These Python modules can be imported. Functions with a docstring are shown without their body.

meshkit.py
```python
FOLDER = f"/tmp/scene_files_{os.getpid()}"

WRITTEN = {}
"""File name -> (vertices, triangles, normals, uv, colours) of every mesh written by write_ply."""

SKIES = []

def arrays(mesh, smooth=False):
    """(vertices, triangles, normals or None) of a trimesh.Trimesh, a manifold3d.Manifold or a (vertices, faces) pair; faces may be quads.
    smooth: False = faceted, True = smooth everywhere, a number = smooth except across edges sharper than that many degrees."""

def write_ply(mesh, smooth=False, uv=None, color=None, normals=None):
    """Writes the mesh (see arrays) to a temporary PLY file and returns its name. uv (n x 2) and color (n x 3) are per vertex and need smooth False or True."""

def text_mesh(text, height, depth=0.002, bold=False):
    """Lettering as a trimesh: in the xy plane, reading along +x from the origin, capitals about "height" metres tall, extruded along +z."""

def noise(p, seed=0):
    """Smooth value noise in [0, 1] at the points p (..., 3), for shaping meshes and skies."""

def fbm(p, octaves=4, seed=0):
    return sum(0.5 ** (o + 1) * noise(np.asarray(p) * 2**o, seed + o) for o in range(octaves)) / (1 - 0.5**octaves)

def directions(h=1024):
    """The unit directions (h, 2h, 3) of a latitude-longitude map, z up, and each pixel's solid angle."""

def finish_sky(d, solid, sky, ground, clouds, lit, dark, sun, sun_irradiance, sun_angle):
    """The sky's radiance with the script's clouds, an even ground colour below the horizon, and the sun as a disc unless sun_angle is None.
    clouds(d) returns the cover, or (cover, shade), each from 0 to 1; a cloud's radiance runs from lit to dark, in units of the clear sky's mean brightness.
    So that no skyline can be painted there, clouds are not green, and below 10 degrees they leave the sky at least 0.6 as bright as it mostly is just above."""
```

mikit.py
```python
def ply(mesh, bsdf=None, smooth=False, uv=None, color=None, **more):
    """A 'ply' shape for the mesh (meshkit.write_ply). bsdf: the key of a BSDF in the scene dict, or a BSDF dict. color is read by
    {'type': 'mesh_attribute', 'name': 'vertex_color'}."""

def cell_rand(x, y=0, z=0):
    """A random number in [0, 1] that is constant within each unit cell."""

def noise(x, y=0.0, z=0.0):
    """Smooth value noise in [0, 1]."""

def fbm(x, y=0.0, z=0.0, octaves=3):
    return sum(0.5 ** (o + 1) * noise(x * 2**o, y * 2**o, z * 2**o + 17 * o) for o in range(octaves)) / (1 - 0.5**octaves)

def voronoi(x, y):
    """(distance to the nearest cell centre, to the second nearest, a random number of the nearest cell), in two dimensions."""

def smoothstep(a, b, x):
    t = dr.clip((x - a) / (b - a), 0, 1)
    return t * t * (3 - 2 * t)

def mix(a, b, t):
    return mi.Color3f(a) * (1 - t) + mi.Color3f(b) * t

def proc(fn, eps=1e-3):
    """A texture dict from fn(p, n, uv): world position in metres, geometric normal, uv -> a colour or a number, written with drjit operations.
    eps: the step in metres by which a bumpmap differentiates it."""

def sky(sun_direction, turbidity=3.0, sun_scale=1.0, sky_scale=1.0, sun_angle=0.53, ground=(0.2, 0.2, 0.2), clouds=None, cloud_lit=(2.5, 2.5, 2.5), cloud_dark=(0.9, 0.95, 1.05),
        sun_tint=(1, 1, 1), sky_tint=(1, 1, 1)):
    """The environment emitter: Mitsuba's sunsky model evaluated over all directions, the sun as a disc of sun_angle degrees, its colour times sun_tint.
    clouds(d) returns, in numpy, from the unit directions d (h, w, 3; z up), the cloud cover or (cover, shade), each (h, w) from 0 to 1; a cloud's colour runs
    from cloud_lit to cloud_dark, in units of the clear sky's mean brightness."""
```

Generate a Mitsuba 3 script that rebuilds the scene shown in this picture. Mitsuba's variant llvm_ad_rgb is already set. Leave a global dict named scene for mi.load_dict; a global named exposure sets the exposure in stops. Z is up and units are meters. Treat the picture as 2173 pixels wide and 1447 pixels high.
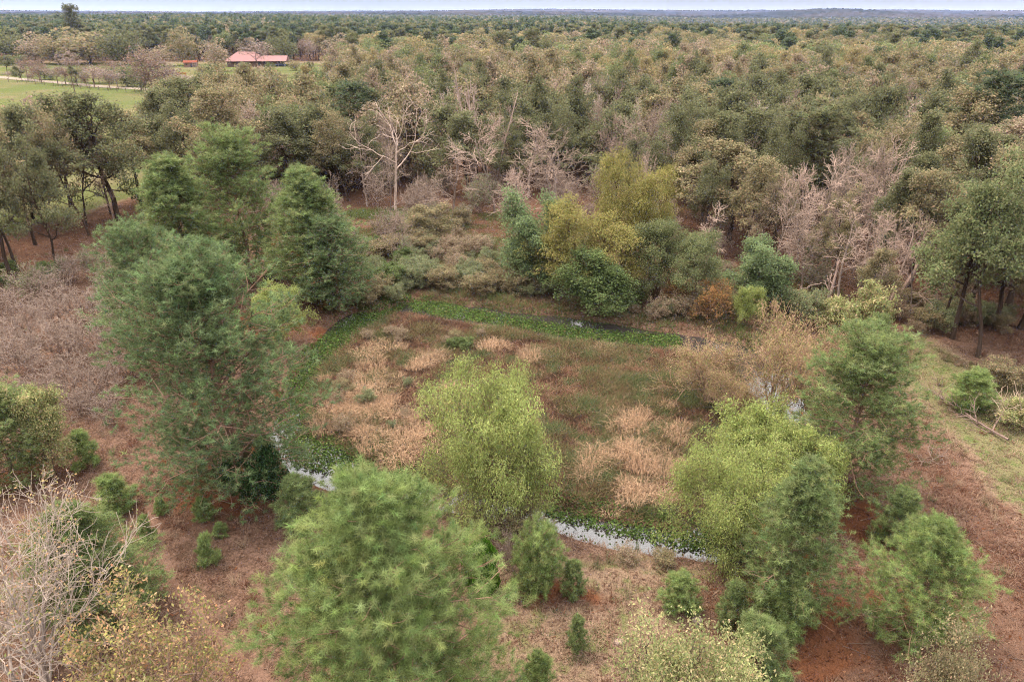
import math
import numpy as np
import shapely
import trimesh
import drjit as dr
import mitsuba as mi
import mikit
import meshkit
from mikit import noise, fbm, mix, smoothstep

T = mi.ScalarTransform4f
scene, labels = {}, {}

# ------------------------------------------------------------------ camera, sky, exposure
EYE = 26.0                                    # height of the drone above the forest floor
PITCH = math.radians(25.4)
FOCAL, CX, CY = 1468.0, 1086.5, 723.5         # the photograph's own pixels
HFOV = 2 * math.degrees(math.atan(CX / FOCAL))
FWD = np.array([0, math.cos(PITCH), -math.sin(PITCH)])
UP = np.array([0, math.sin(PITCH), math.cos(PITCH)])
HAZE = (0.000020, 0.000025, 0.000048)            # extinction of the air per metre, a little stronger for blue
scene['drone_camera'] = dict(type='perspective', fov=HFOV, fov_axis='x', near_clip=0.1, far_clip=40000.0,
                             to_world=T().look_at(origin=[0, 0, EYE], target=[0, math.cos(PITCH), EYE - math.sin(PITCH)], up=[0, 0, 1]),
                             medium=dict(type='ref', id='haze_air'))
SUN = (-0.35, 0.25, 0.9)


def smooth01(a, b, x):
    t = np.clip((x - a) / (b - a), 0, 1)
    return t * t * (3 - 2 * t)


def overcast(d):
    """closed cloud, brightest overhead, thinner towards the horizon on one side"""
    drift = meshkit.fbm(np.stack([d[..., 0] * 3, d[..., 1] * 3, d[..., 2] * 9], -1), 3, seed=4) - 0.5
    side = np.clip(0.5 - 0.8 * d[..., 0], 0, 1)
    low = np.clip(1 - d[..., 2] * 5, 0, 1)
    return np.clip(1 - low * side * 0.12, 0, 1), np.clip(1 - smooth01(.14, .70, d[..., 2]) + 0.10 * drift, 0, 1)


scene['sky'] = mikit.sky(SUN, turbidity=3, sun_scale=0.22, sun_angle=22, clouds=overcast,
                         cloud_lit=(3.0, 2.94, 2.9), cloud_dark=(.20, .21, .21), ground=(0.12, 0.11, 0.09))
exposure = 4.3

# ------------------------------------------------------------------ surveying helpers


def ray(px, py):
    d = (px - CX) / FOCAL * np.array([1.0, 0, 0]) - (py - CY) / FOCAL * UP + FWD
    return d


def gp(px, py, z=0.0):
    """The spot at height z that a sight line of the survey photograph meets."""
    d = ray(px, py)
    return np.array([0, 0, EYE]) + d * (z - EYE) / d[2]


def poly(points, z=0.0):
    return shapely.Polygon([gp(x, y, z)[:2] for x, y in points])


def to_px(P):
    P = np.asarray(P, float) - [0, 0, EYE]
    w = P @ FWD
    w = np.where(w > 0.1, w, 0.1)
    return CX + FOCAL * P[:, 0] / w, CY - FOCAL * (P @ UP) / w


def survey(base, top):
    """(x, y, height) of an upright thing from its foot and its tip on the survey photograph."""
    b, d = gp(*base), ray(*top)
    return b[0], b[1], EYE + d[2] * b[1] / d[1]


def span(y, z, npx):
    """metres across that npx pixels of the survey photograph cover at distance y and height z"""
    return npx / FOCAL * (y * math.cos(PITCH) + (EYE - z) * math.sin(PITCH))


def rgb3(c):
    return mi.Color3f(*[float(v) for v in c])


def lin(r, g, b, k=1.0):
    c = np.array([r, g, b], float) / 255
    return np.where(c < 0.04045, c / 12.92, ((c + 0.055) / 1.055) ** 2.4) * k


# ------------------------------------------------------------------ mesh helpers
def norm(v):
    return v / np.maximum(np.linalg.norm(v, axis=-1, keepdims=True), 1e-9)


def tubes(P, R, sides=4):
    m, n, _ = P.shape
    t = norm(np.gradient(P, axis=1))
    ref = np.where(np.abs(norm(P[:, -1] - P[:, 0])[:, 2:]) < 0.8, [[0, 0, 1.0]], [[1.0, 0.13, 0]])[:, None]
    a = norm(ref - (ref * t).sum(-1, keepdims=True) * t)
    b = np.cross(t, a)
    g = np.arange(sides) * 2 * np.pi / sides
    V = P[:, :, None] + R[:, :, None, None] * (np.cos(g)[None, None, :, None] * a[:, :, None] + np.sin(g)[None, None, :, None] * b[:, :, None])
    i, j = np.meshgrid(np.arange(n - 1), np.arange(sides), indexing='ij')
    q = np.stack([i * sides + j, i * sides + (j + 1) % sides, (i + 1) * sides + (j + 1) % sides, (i + 1) * sides + j], -1).reshape(-1, 4)
    f = np.vstack([q[:, [0, 1, 2]], q[:, [0, 2, 3]]])
    F = (f[None] + (np.arange(m) * n * sides)[:, None, None]).reshape(-1, 3)
    return V.reshape(-1, 3), F


def at(P, b, t):
    """points and tangents on the branches b at the shares t of their length"""
    n = P.shape[1]
    s = np.clip(t, 0, 0.999) * (n - 1)
    i = s.astype(int)
    u = (s - i)[:, None]
    return P[b, i] * (1 - u) + P[b, i + 1] * u, norm(P[b, i + 1] - P[b, i])


def grow(rng, P, R, k, t0, t1, ang0, ang1, length, npts, wig, trop, rr=0.55, tip=0.25, flat=0.0, rmin=0.006):
    """k side branches on every branch; length(t, parent_length) in metres, ang0 to ang1 degrees from the parent's direction along it"""
    m = len(P)
    b = np.repeat(np.arange(m), k)
    t = t0 + (t1 - t0) * (np.tile((np.arange(k) + 0.5) / k, m) + rng.uniform(-.5, .5, m * k) / k)
    o, d = at(P, b, t)
    Lp = np.linalg.norm(np.diff(P, axis=1), axis=-1).sum(1)[b]
    az = np.tile(np.arange(k) * 2.39996, m) + np.repeat(rng.uniform(0, 6.28, m), k) + rng.normal(0, .35, m * k)
    ref = np.where(np.abs(d[:, 2:]) < 0.9, [[0, 0, 1.0]], [[1.0, 0, 0]])
    e1 = norm(np.cross(d, ref))
    e2 = np.cross(e1, d)
    side = np.cos(az)[:, None] * e1 + np.sin(az)[:, None] * e2 * (1 - flat)
    side = norm(side)
    s = (t - t0) / max(t1 - t0, 1e-6)
    a = np.radians(ang0 + (ang1 - ang0) * s + rng.normal(0, 8, m * k))[:, None]
    dirn = norm(np.cos(a) * d + np.sin(a) * side)
    L = length(s, Lp) * rng.uniform(.7, 1.25, m * k)
    step = (L / (npts - 1))[:, None]
    pts = [o]
    for _ in range(npts - 1):
        dirn = norm(dirn + rng.normal(0, wig, dirn.shape) + np.array([0, 0, trop]))
        pts.append(pts[-1] + dirn * step)
    Pn = np.stack(pts, 1)
    n0 = R.shape[1]
    r0 = np.maximum(R[b, np.clip((t * (n0 - 1)).astype(int), 0, n0 - 1)] * rr, rmin)
    Rn = np.maximum(r0[:, None] * np.linspace(1, tip, npts)[None], rmin * 0.8)
    return Pn, Rn


def leaf_tris(rng, C, L, W, axis=None, jitter=1.0, kite=False, lift=0.0):
    n = len(C)
    a = rng.normal(0, 1, (n, 3)) * jitter
    if axis is not None:
        a = a + axis
    a = norm(a)
    up = rng.normal(0, 1, (n, 3)) + [0, 0, lift]
    b = norm(np.cross(a, up))
    l = (L * rng.uniform(.65, 1.3, n))[:, None]
    w = (W * rng.uniform(.7, 1.25, n))[:, None]
    if kite:
        V = np.stack([C - a * l * .5, C - a * l * .05 + b * w * .5, C + a * l * .5, C - a * l * .05 - b * w * .5], 1)
        f = np.array([[0, 1, 2], [0, 2, 3]])
    else:
        V = np.stack([C - a * l * .4 - b * w * .5, C - a * l * .4 + b * w * .5, C + a * l * .6], 1)
        f = np.array([[0, 1, 2]])
    k = V.shape[1]
    return V.reshape(-1, 3), (f[None] + (np.arange(n) * k)[:, None, None]).reshape(-1, 3), k


def tufts(rng, C, D, n, L, W, cone=0.75):
    """needle tufts: n needles fanning out of every C about the direction D"""
    m = len(C)
    c, d = np.repeat(C, n, 0), np.repeat(D, n, 0)
    a = norm(d * cone + rng.normal(0, .55, (m * n, 3)))
    l = L * rng.uniform(.8, 1.08, (m * n, 1))
    b = norm(np.cross(a, rng.normal(0, 1, (m * n, 3)))) * W * .5
    c = c + d * rng.uniform(-.12, .12, (m * n, 1))
    V = np.stack([c - b, c + b, c + a * l], 1).reshape(-1, 3)
    return V, np.arange(3 * m * n).reshape(-1, 3)


def paint(rng, n, per, palette, jit=0.18):
    """one colour per leaf out of a palette [(weight, rgb), ...], with a little spread in value"""
    w = np.array([p[0] for p in palette], float)
    c = np.array([p[1] for p in palette])[rng.choice(len(w), n, p=w / w.sum())]
    c = c * np.exp(rng.normal(0, jit, (n, 1))) * np.exp(rng.normal(0, .05, (n, 3)))
    return np.repeat(np.clip(c, 0.004, 0.9), per, 0)


def join(parts):
    V, F, C, o = [], [], [], 0
    for v, f, c in parts:
        V.append(v), F.append(f + o), C.append(np.broadcast_to(c, v.shape))
        o += len(v)
    return np.vstack(V), np.vstack(F), np.vstack(C)


LEAF, BARK = 'leaf_material', 'bark_material'
VC = dict(type='mesh_attribute', name='vertex_color')
scene[LEAF] = dict(type='principledthin', base_color=VC, roughness=0.6, diff_trans=1.0, eta=1.3)
scene[BARK] = dict(type='twosided', bsdf=dict(type='diffuse', reflectance=VC))


def bark_paint(rng, V, base, jit=0.22):
    return np.clip(np.asarray(base) * np.exp(rng.normal(0, jit, (len(V), 1))), 0.01, 0.9)


PROTO = {}


def proto(name, parts, h, w):
    """a shapegroup whose entries are the parts {part: (V, F, colours, material)}"""
    key = 'shape_' + name
    g = dict(type='shapegroup')
    for part, (v, f, c, m) in parts.items():
        if len(f):
            g[part] = mikit.ply((v, f), m, False, color=c)
    scene[key] = g
    PROTO[name] = (key, h, w)


COUNT = {}


def fresh(kind):
    k = COUNT.get(kind, 0)
    COUNT[kind] = k + 1
    return kind if k == 0 else f'{kind}_{k:03d}'


def stand(kind, shape, x, y, h, w, rot=0.0, label=None, cat=None, group=None, z=None, lean=(0, 0), key=None):
    grp, h0, w0 = PROTO[shape]
    z = ground_z(x, y) if z is None else z
    m = T().translate([float(x), float(y), float(z) - 0.05]).rotate([0, 1, 0], float(lean[0])).rotate([1, 0, 0], float(lean[1])) \
        .rotate([0, 0, 1], float(rot)).scale([float(w / w0), float(w / w0), float(h / h0)])
    key = key or fresh(kind)
    scene[key] = dict(type='instance', shapegroup=dict(type='ref', id=grp), to_world=m)
    if label:
        labels[key] = dict(label=label, category=cat)
        if group:
            labels[key]['group'] = group
    return key


# ------------------------------------------------------------------ the lie of the land
OUTER = poly([(560, 930), (640, 770), (672, 725), (690, 690), (745, 658), (800, 655), (880, 630), (960, 637), (1100, 655), (1250, 671),
              (1440, 700), (1560, 716), (1680, 760), (1730, 900), (1660, 1080), (1600, 1180), (1560, 1190), (1480, 1176), (1415, 1166), (1330, 1152), (1230, 1134),
              (1160, 1118), (1000, 1085), (930, 1065), (800, 1045), (690, 1035), (610, 1000)])
ISLE = poly([(655, 905), (672, 800), (712, 750), (775, 695), (840, 660), (880, 662), (940, 676), (1050, 692), (1220, 722), (1420, 738), (1540, 770), (1600, 880),
             (1560, 1030), (1440, 1104), (1330, 1088), (1180, 1064), (1040, 1045), (900, 1012), (800, 985), (740, 935)])
WATER_Z = -0.42
rngT = np.random.default_rng(11)


def sdist(pg, x, y):
    p = shapely.points(x, y)
    d = shapely.distance(pg.exterior, p)
    return np.where(shapely.contains(pg, p), -d, d)


def far_land(x, y):
    d = np.hypot(x, y)
    p = np.stack([x / 900, y / 900, np.zeros_like(x)], -1)
    rough = meshkit.fbm(p, 3, seed=3) - 0.5
    az = x / np.maximum(y, 1.0)
    valley = -13 * smooth01(560, 1100, d) * smooth01(0.05, 0.3, az)
    rise = 6 * smooth01(600, 1400, d) * smooth01(-0.1, -0.4, az) * (1 - smooth01(1500, 3000, d))
    ridge = (30 + 26 * smooth01(0.1, 0.55, az) + 12 * np.sin(az * 6 + 1)) * np.exp(-((d - 8200) / 1500) ** 2)
    ridge2 = (14 + 30 * np.exp(-((az - 0.42) / 0.09) ** 2)) * np.exp(-((d - 4600) / 700) ** 2)
    return smooth01(500, 1500, d) * rough * (10 + 8 * smooth01(2000, 5000, d)) + valley + rise + ridge + ridge2


def land(x, y):
    x, y = np.asarray(x, float), np.asarray(y, float)
    z = np.zeros(x.shape)
    near = (np.abs(x) < 70) & (y > 8) & (y < 125)
    if near.any():
        xn, yn = x[near], y[near]
        p = np.stack([xn / 5, yn / 5, np.zeros_like(xn)], -1)
        zn = 0.35 * (meshkit.fbm(p, 3, seed=8) - 0.5) * smooth01(12, 22, yn) * smooth01(125, 95, yn) * smooth01(70, 55, np.abs(xn))
        wob = 0.9 * (meshkit.fbm(p * 2.2, 2, seed=9) - 0.5)
        do, di = sdist(OUTER, xn, yn) + wob, sdist(ISLE, xn, yn) + wob
        bank = smooth01(0.7, -1.0, do)
        isle = smooth01(0.8, -0.6, di)
        zn = zn * (1 - bank) + bank * (-1.0 + isle * (0.72 + 0.10 * (meshkit.fbm(p * 3, 2, seed=10) - 0.3)))
        z[near] = zn
    far = np.hypot(x, y) > 480
    if far.any():
        z[far] = far_land(x[far], y[far])
    return z


def ground_z(x, y):
    return float(land(np.array([x]), np.array([y]))[0])


def blob(x, y, px, py, rx, ry, z=0):
    c = gp(px, py)
    return np.exp(-((x - c[0]) / rx) ** 2 - ((y - c[1]) / ry) ** 2)


PASTURE = poly([(-700, 520), (0, 500), (230, 440), (330, 400), (430, 345), (650, 310), (705, 240), (725, 190), (762, 150), (762, 134), (300, 134), (-900, 131)])
STRAW = poly([(1870, 700), (1960, 700), (2080, 775), (2300, 860), (2400, 1280), (2173, 1160), (2050, 1000), (1960, 900), (1900, 800)])
FRONT = poly([(1000, 1270), (1060, 1200), (1300, 1170), (1480, 1195), (1620, 1215), (1640, 1330), (1700, 1460), (1700, 1700), (900, 1700), (950, 1420)])
WOODS = poly([(-800, 640), (0, 610), (200, 540), (560, 500), (800, 520), (1000, 500), (1200, 560), (1420, 640), (1650, 650), (1880, 690), (2173, 760), (3000, 900), (3000, 200), (480, 200), (480, 330), (200, 470), (-800, 520)])
NEEDLES = [(1700, 1290, 4.5, 3.0), (1640, 1170, 2, 3), (1800, 1090, 2.4, 3.6), (1720, 1380, 3.5, 2.0), (1960, 1300, 3.0, 2.0), (480, 1040, 5, 3.0), (540, 690, 5, 5), (700, 640, 3, 2), (640, 1000, 2.5, 2), (1140, 1240, 1.6, 1.2),
           (1215, 1255, 1.0, .8), (700, 700, 3, 2.5), (60, 1010, 3, 2)]


RUST = poly([(1880, 880), (1960, 900), (2070, 1010), (2173, 1150), (2400, 1330), (2400, 1650), (1740, 1650), (1690, 1420), (1850, 1150), (1900, 1000)])


def cover(x, y):
    """how much of the ground at x, y is fallen needles and leaf litter (red brown) and how much is straw or green grass"""
    p = np.stack([x / 3.2, y / 3.2, np.zeros_like(x)], -1)
    n1 = meshkit.fbm(p, 3, seed=21) - 0.5
    edge = n1 * 5
    red = 0.42 * smooth01(2, -3, sdist(WOODS, x, y) + edge)
    for px, py, rx, ry in NEEDLES:
        red = np.maximum(red, blob(x + n1 * 3, y - n1 * 3, px, py, rx, ry))
    past = smooth01(1.5, -2, sdist(PASTURE, x, y) + edge * .6)
    straw = smooth01(1.2, -1.5, sdist(STRAW, x, y) + edge * .7) * 0.78
    front = smooth01(1.2, -1.5, sdist(FRONT, x, y) + edge * .6) * 0.45
    green = np.maximum(np.maximum(past, straw), front)
    red = np.clip(red * (1 - past), 0, 1)
    red = np.maximum(red, .34 * smooth01(1.5, -2, sdist(RUST, x, y) + edge) * (.5 + 1.2 * (n1 + .5)))
    return np.clip(red, 0, 1), np.clip(green * (1 - .8 * smooth01(1, -1, sdist(RUST, x, y) + edge)), 0, 1)


# the ground: one sheet out to the horizon, fine near the pond
def axis(lo, hi, step, far, first):
    a, s = [lo], first
    mid = np.arange(lo, hi, step)
    up = [hi]
    while up[-1] < far:
        up.append(up[-1] + s)
        s *= 1.16
    return mid, np.array(up)


mid, up = axis(-66.0, 66.0, 0.42, 12500.0, 1.0)
XS = np.concatenate([-up[::-1], mid[1:], up])
midy, upy = axis(14.0, 116.0, 0.42, 12500.0, 1.0)
YS = np.concatenate([[-320, -150, -60, -20, -5, 3, 9], midy, upy])
gx, gy = np.meshgrid(XS, YS)
gz = land(gx.ravel(), gy.ravel())
nx, ny = len(XS), len(YS)
ii, jj = np.meshgrid(np.arange(ny - 1), np.arange(nx - 1), indexing='ij')
q = np.stack([ii * nx + jj, ii * nx + jj + 1, (ii + 1) * nx + jj + 1, (ii + 1) * nx + jj], -1).reshape(-1, 4)
gv = np.stack([gx.ravel(), gy.ravel(), gz], -1)
red, green = cover(gv[:, 0], gv[:, 1])
MUD, LITTER = lin(122, 96, 80, .31), lin(148, 114, 96, .25)
DRY, STRAWC, NEEDLE, GRASS = lin(164, 130, 112, .30), lin(184, 156, 132, .29), lin(158, 106, 78, .26), lin(140, 150, 94, .26)


def ground_colour(p, n, uv):
    a = fbm(p.x * 1.7, p.y * 1.7, p.z, 3)
    b = noise(p.x * 9, p.y * 9)
    c = noise(p.x * 31, p.y * 31)
    base = mix(rgb3(MUD), rgb3(DRY), smoothstep(.25, .7, a * .6 + b * .4))
    pas = smoothstep(.55, .95, uv.y)
    big = fbm(p.x * .07, p.y * .13, 0, 3)
    grass = mix(rgb3(GRASS), rgb3(STRAWC), smoothstep(.4, .75, big * .7 + b * .3) * .55)
    straw = mix(rgb3(STRAWC), rgb3(GRASS), smoothstep(.45, .8, a))
    base = mix(base, straw, smoothstep(.1, .6, uv.y) * smoothstep(.3, .6, b * .5 + a * .5 + uv.y * .3))
    base = mix(base, rgb3(LITTER), smoothstep(.12, .4, uv.x) * (.6 + .4 * b))
    base = mix(base, rgb3(NEEDLE), smoothstep(.45, .85, uv.x + (a - .5) * .5))
    base = mix(base, grass, pas)
    far = smoothstep(480, 700, dr.sqrt(p.x * p.x + p.y * p.y))
    base = mix(base, mi.Color3f(.035, .045, .022) * (.7 + .6 * fbm(p.x * .02, p.y * .02, 0, 3)), far)
    return base * (.62 + .76 * c)


scene['ground_material'] = dict(type='twosided', bsdf=dict(type='diffuse', reflectance=mikit.proc(ground_colour)))
scene['ground'] = mikit.ply((gv, q), 'ground_material', True, uv=np.stack([red, green], -1))
labels['ground'] = dict(label='reddish brown clearing, leaf littered woodland floor and green pasture', category='ground', kind='structure')

# the pond: still water in a ring round the marshy middle
wv, wf = trimesh.creation.triangulate_polygon(OUTER.buffer(2.5), engine='earcut')
wv = np.column_stack([wv, np.full(len(wv), WATER_Z)])
scene['water_material'] = dict(type='principled', base_color=dict(type='rgb', value=[.02, .017, .016]), roughness=0.04, specular=0.9)
scene['pond_water'] = mikit.ply((wv, wf), 'water_material')
labels['pond_water'] = dict(label='still pond water reflecting the pale sky', category='water', kind='structure')

# ------------------------------------------------------------------ tree builders
def stems_of(rng, h, n, spread, r0, npts, wig, top, base_r=0.0):
    d0 = np.radians(rng.uniform(spread * .3, spread, n))
    az = np.arange(n) * 2 * np.pi / n + rng.uniform(0, 6.28)
    dirn = np.stack([np.sin(d0) * np.cos(az), np.sin(d0) * np.sin(az), np.cos(d0)], -1)
    p = np.stack([np.cos(az) * base_r, np.sin(az) * base_r, np.full(n, -0.25)], -1)
    step = h * top / (npts - 1) * rng.uniform(.8, 1.1, (n, 1))
    pts = [p]
    for i in range(npts - 1):
        dirn = norm(dirn + rng.normal(0, wig, dirn.shape) * [1, 1, .3] + [0, 0, .03])
        pts.append(pts[-1] + dirn * step)
    P = np.stack(pts, 1)
    R = r0 * rng.uniform(.75, 1.1, (n, 1)) * np.linspace(1, .38, npts)[None] ** 1.0
    R[:, 0] *= 1.35
    return P, R


def broadleaf(seed, h, w, stems=1, spread=6, r0=.2, top=.8, first=.35, k=(11, 6, 4), ang=((72, 22), (50, 40), (45, 40)), ratio=(.55, .5, .5),
              wig=.14, trop=.06, leaves=8000, lsize=.28, lwidth=.6, droop=0.0, puff=.45, flat=.6, palette=None, bark=(.1, .08, .065), twig=None,
              kite=False, rmin=.018, leafless_twigs=True, lift=1.7, base_r=0.0, bare_share=0.0):
    """trunk, branches and crown of a broad-leaved tree or shrub of height h and crown width w"""
    rng = np.random.default_rng(seed)
    P0, R0 = stems_of(rng, h, stems, spread, r0, 9, wig * .5, top, base_r)
    half = w / 2
    nk = max(1, k[0] // 1)
    P1, R1 = grow(rng, P0, R0, nk, first, 1.0, *ang[0], lambda s, L: half * (1.02 - .42 * s) * (.75 + .5 * ratio[0]), 7, wig, trop, .6, .3, rmin=rmin)
    P2, R2 = grow(rng, P1, R1, k[1], .28, 1.0, *ang[1], lambda s, L: L * ratio[1] * (1.1 - .45 * s), 5, wig * 1.15, trop, .6, .4, rmin=rmin * .8)
    P3, R3 = grow(rng, P2, R2, k[2], .25, 1.0, *ang[2], lambda s, L: L * ratio[2] * (1.1 - .4 * s), 4, wig * 1.2, trop * .6, .65, .5, rmin=rmin * .62)
    tr = [tubes(P0, R0, 7), tubes(P1, R1, 5)]
    br = [tubes(P2, R2, 4)] + ([tubes(P3, R3, 3)] if leafless_twigs else [])
    twig = bark if twig is None else twig
    trunk = join([(v, f, bark_paint(rng, v, bark)) for v, f in tr])
    branch = join([(v, f, bark_paint(rng, v, twig)) for v, f in br])
    out = dict(trunk=(*trunk, BARK), branches=(*branch, BARK))
    if leaves:
        b = rng.integers(0, len(P3), leaves)
        if bare_share:
            keep = rng.random(len(P2)) > bare_share
            ok = np.flatnonzero(np.repeat(keep, k[2]))
            b = ok[rng.integers(0, len(ok), leaves)]
        c, d = at(P3, b, rng.uniform(.15, 1.08, leaves))
        c = c + rng.normal(0, puff, (leaves, 3)) * [1, 1, flat]
        if droop:
            c[:, 2] -= rng.exponential(droop, leaves)
            axis = d * .4 + np.array([0, 0, -1.3])
        else:
            axis = d * .5
        v, f, per = leaf_tris(rng, c, lsize, lsize * lwidth, axis, .8 if droop else 1.0, kite, lift)
        clump = np.exp(rng.normal(0, .13, len(P2)))[b // k[2]]
        out['crown'] = (v, f, np.clip(paint(rng, leaves, per, palette, .12) * np.repeat(clump, per)[:, None], .004, .9), LEAF)
        e = c
    else:
        e = P3[:, -1]
    return out, np.percentile(e[:, 2], 99.2), np.percentile(np.hypot(e[:, 0], e[:, 1]), 96) * 2


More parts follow.
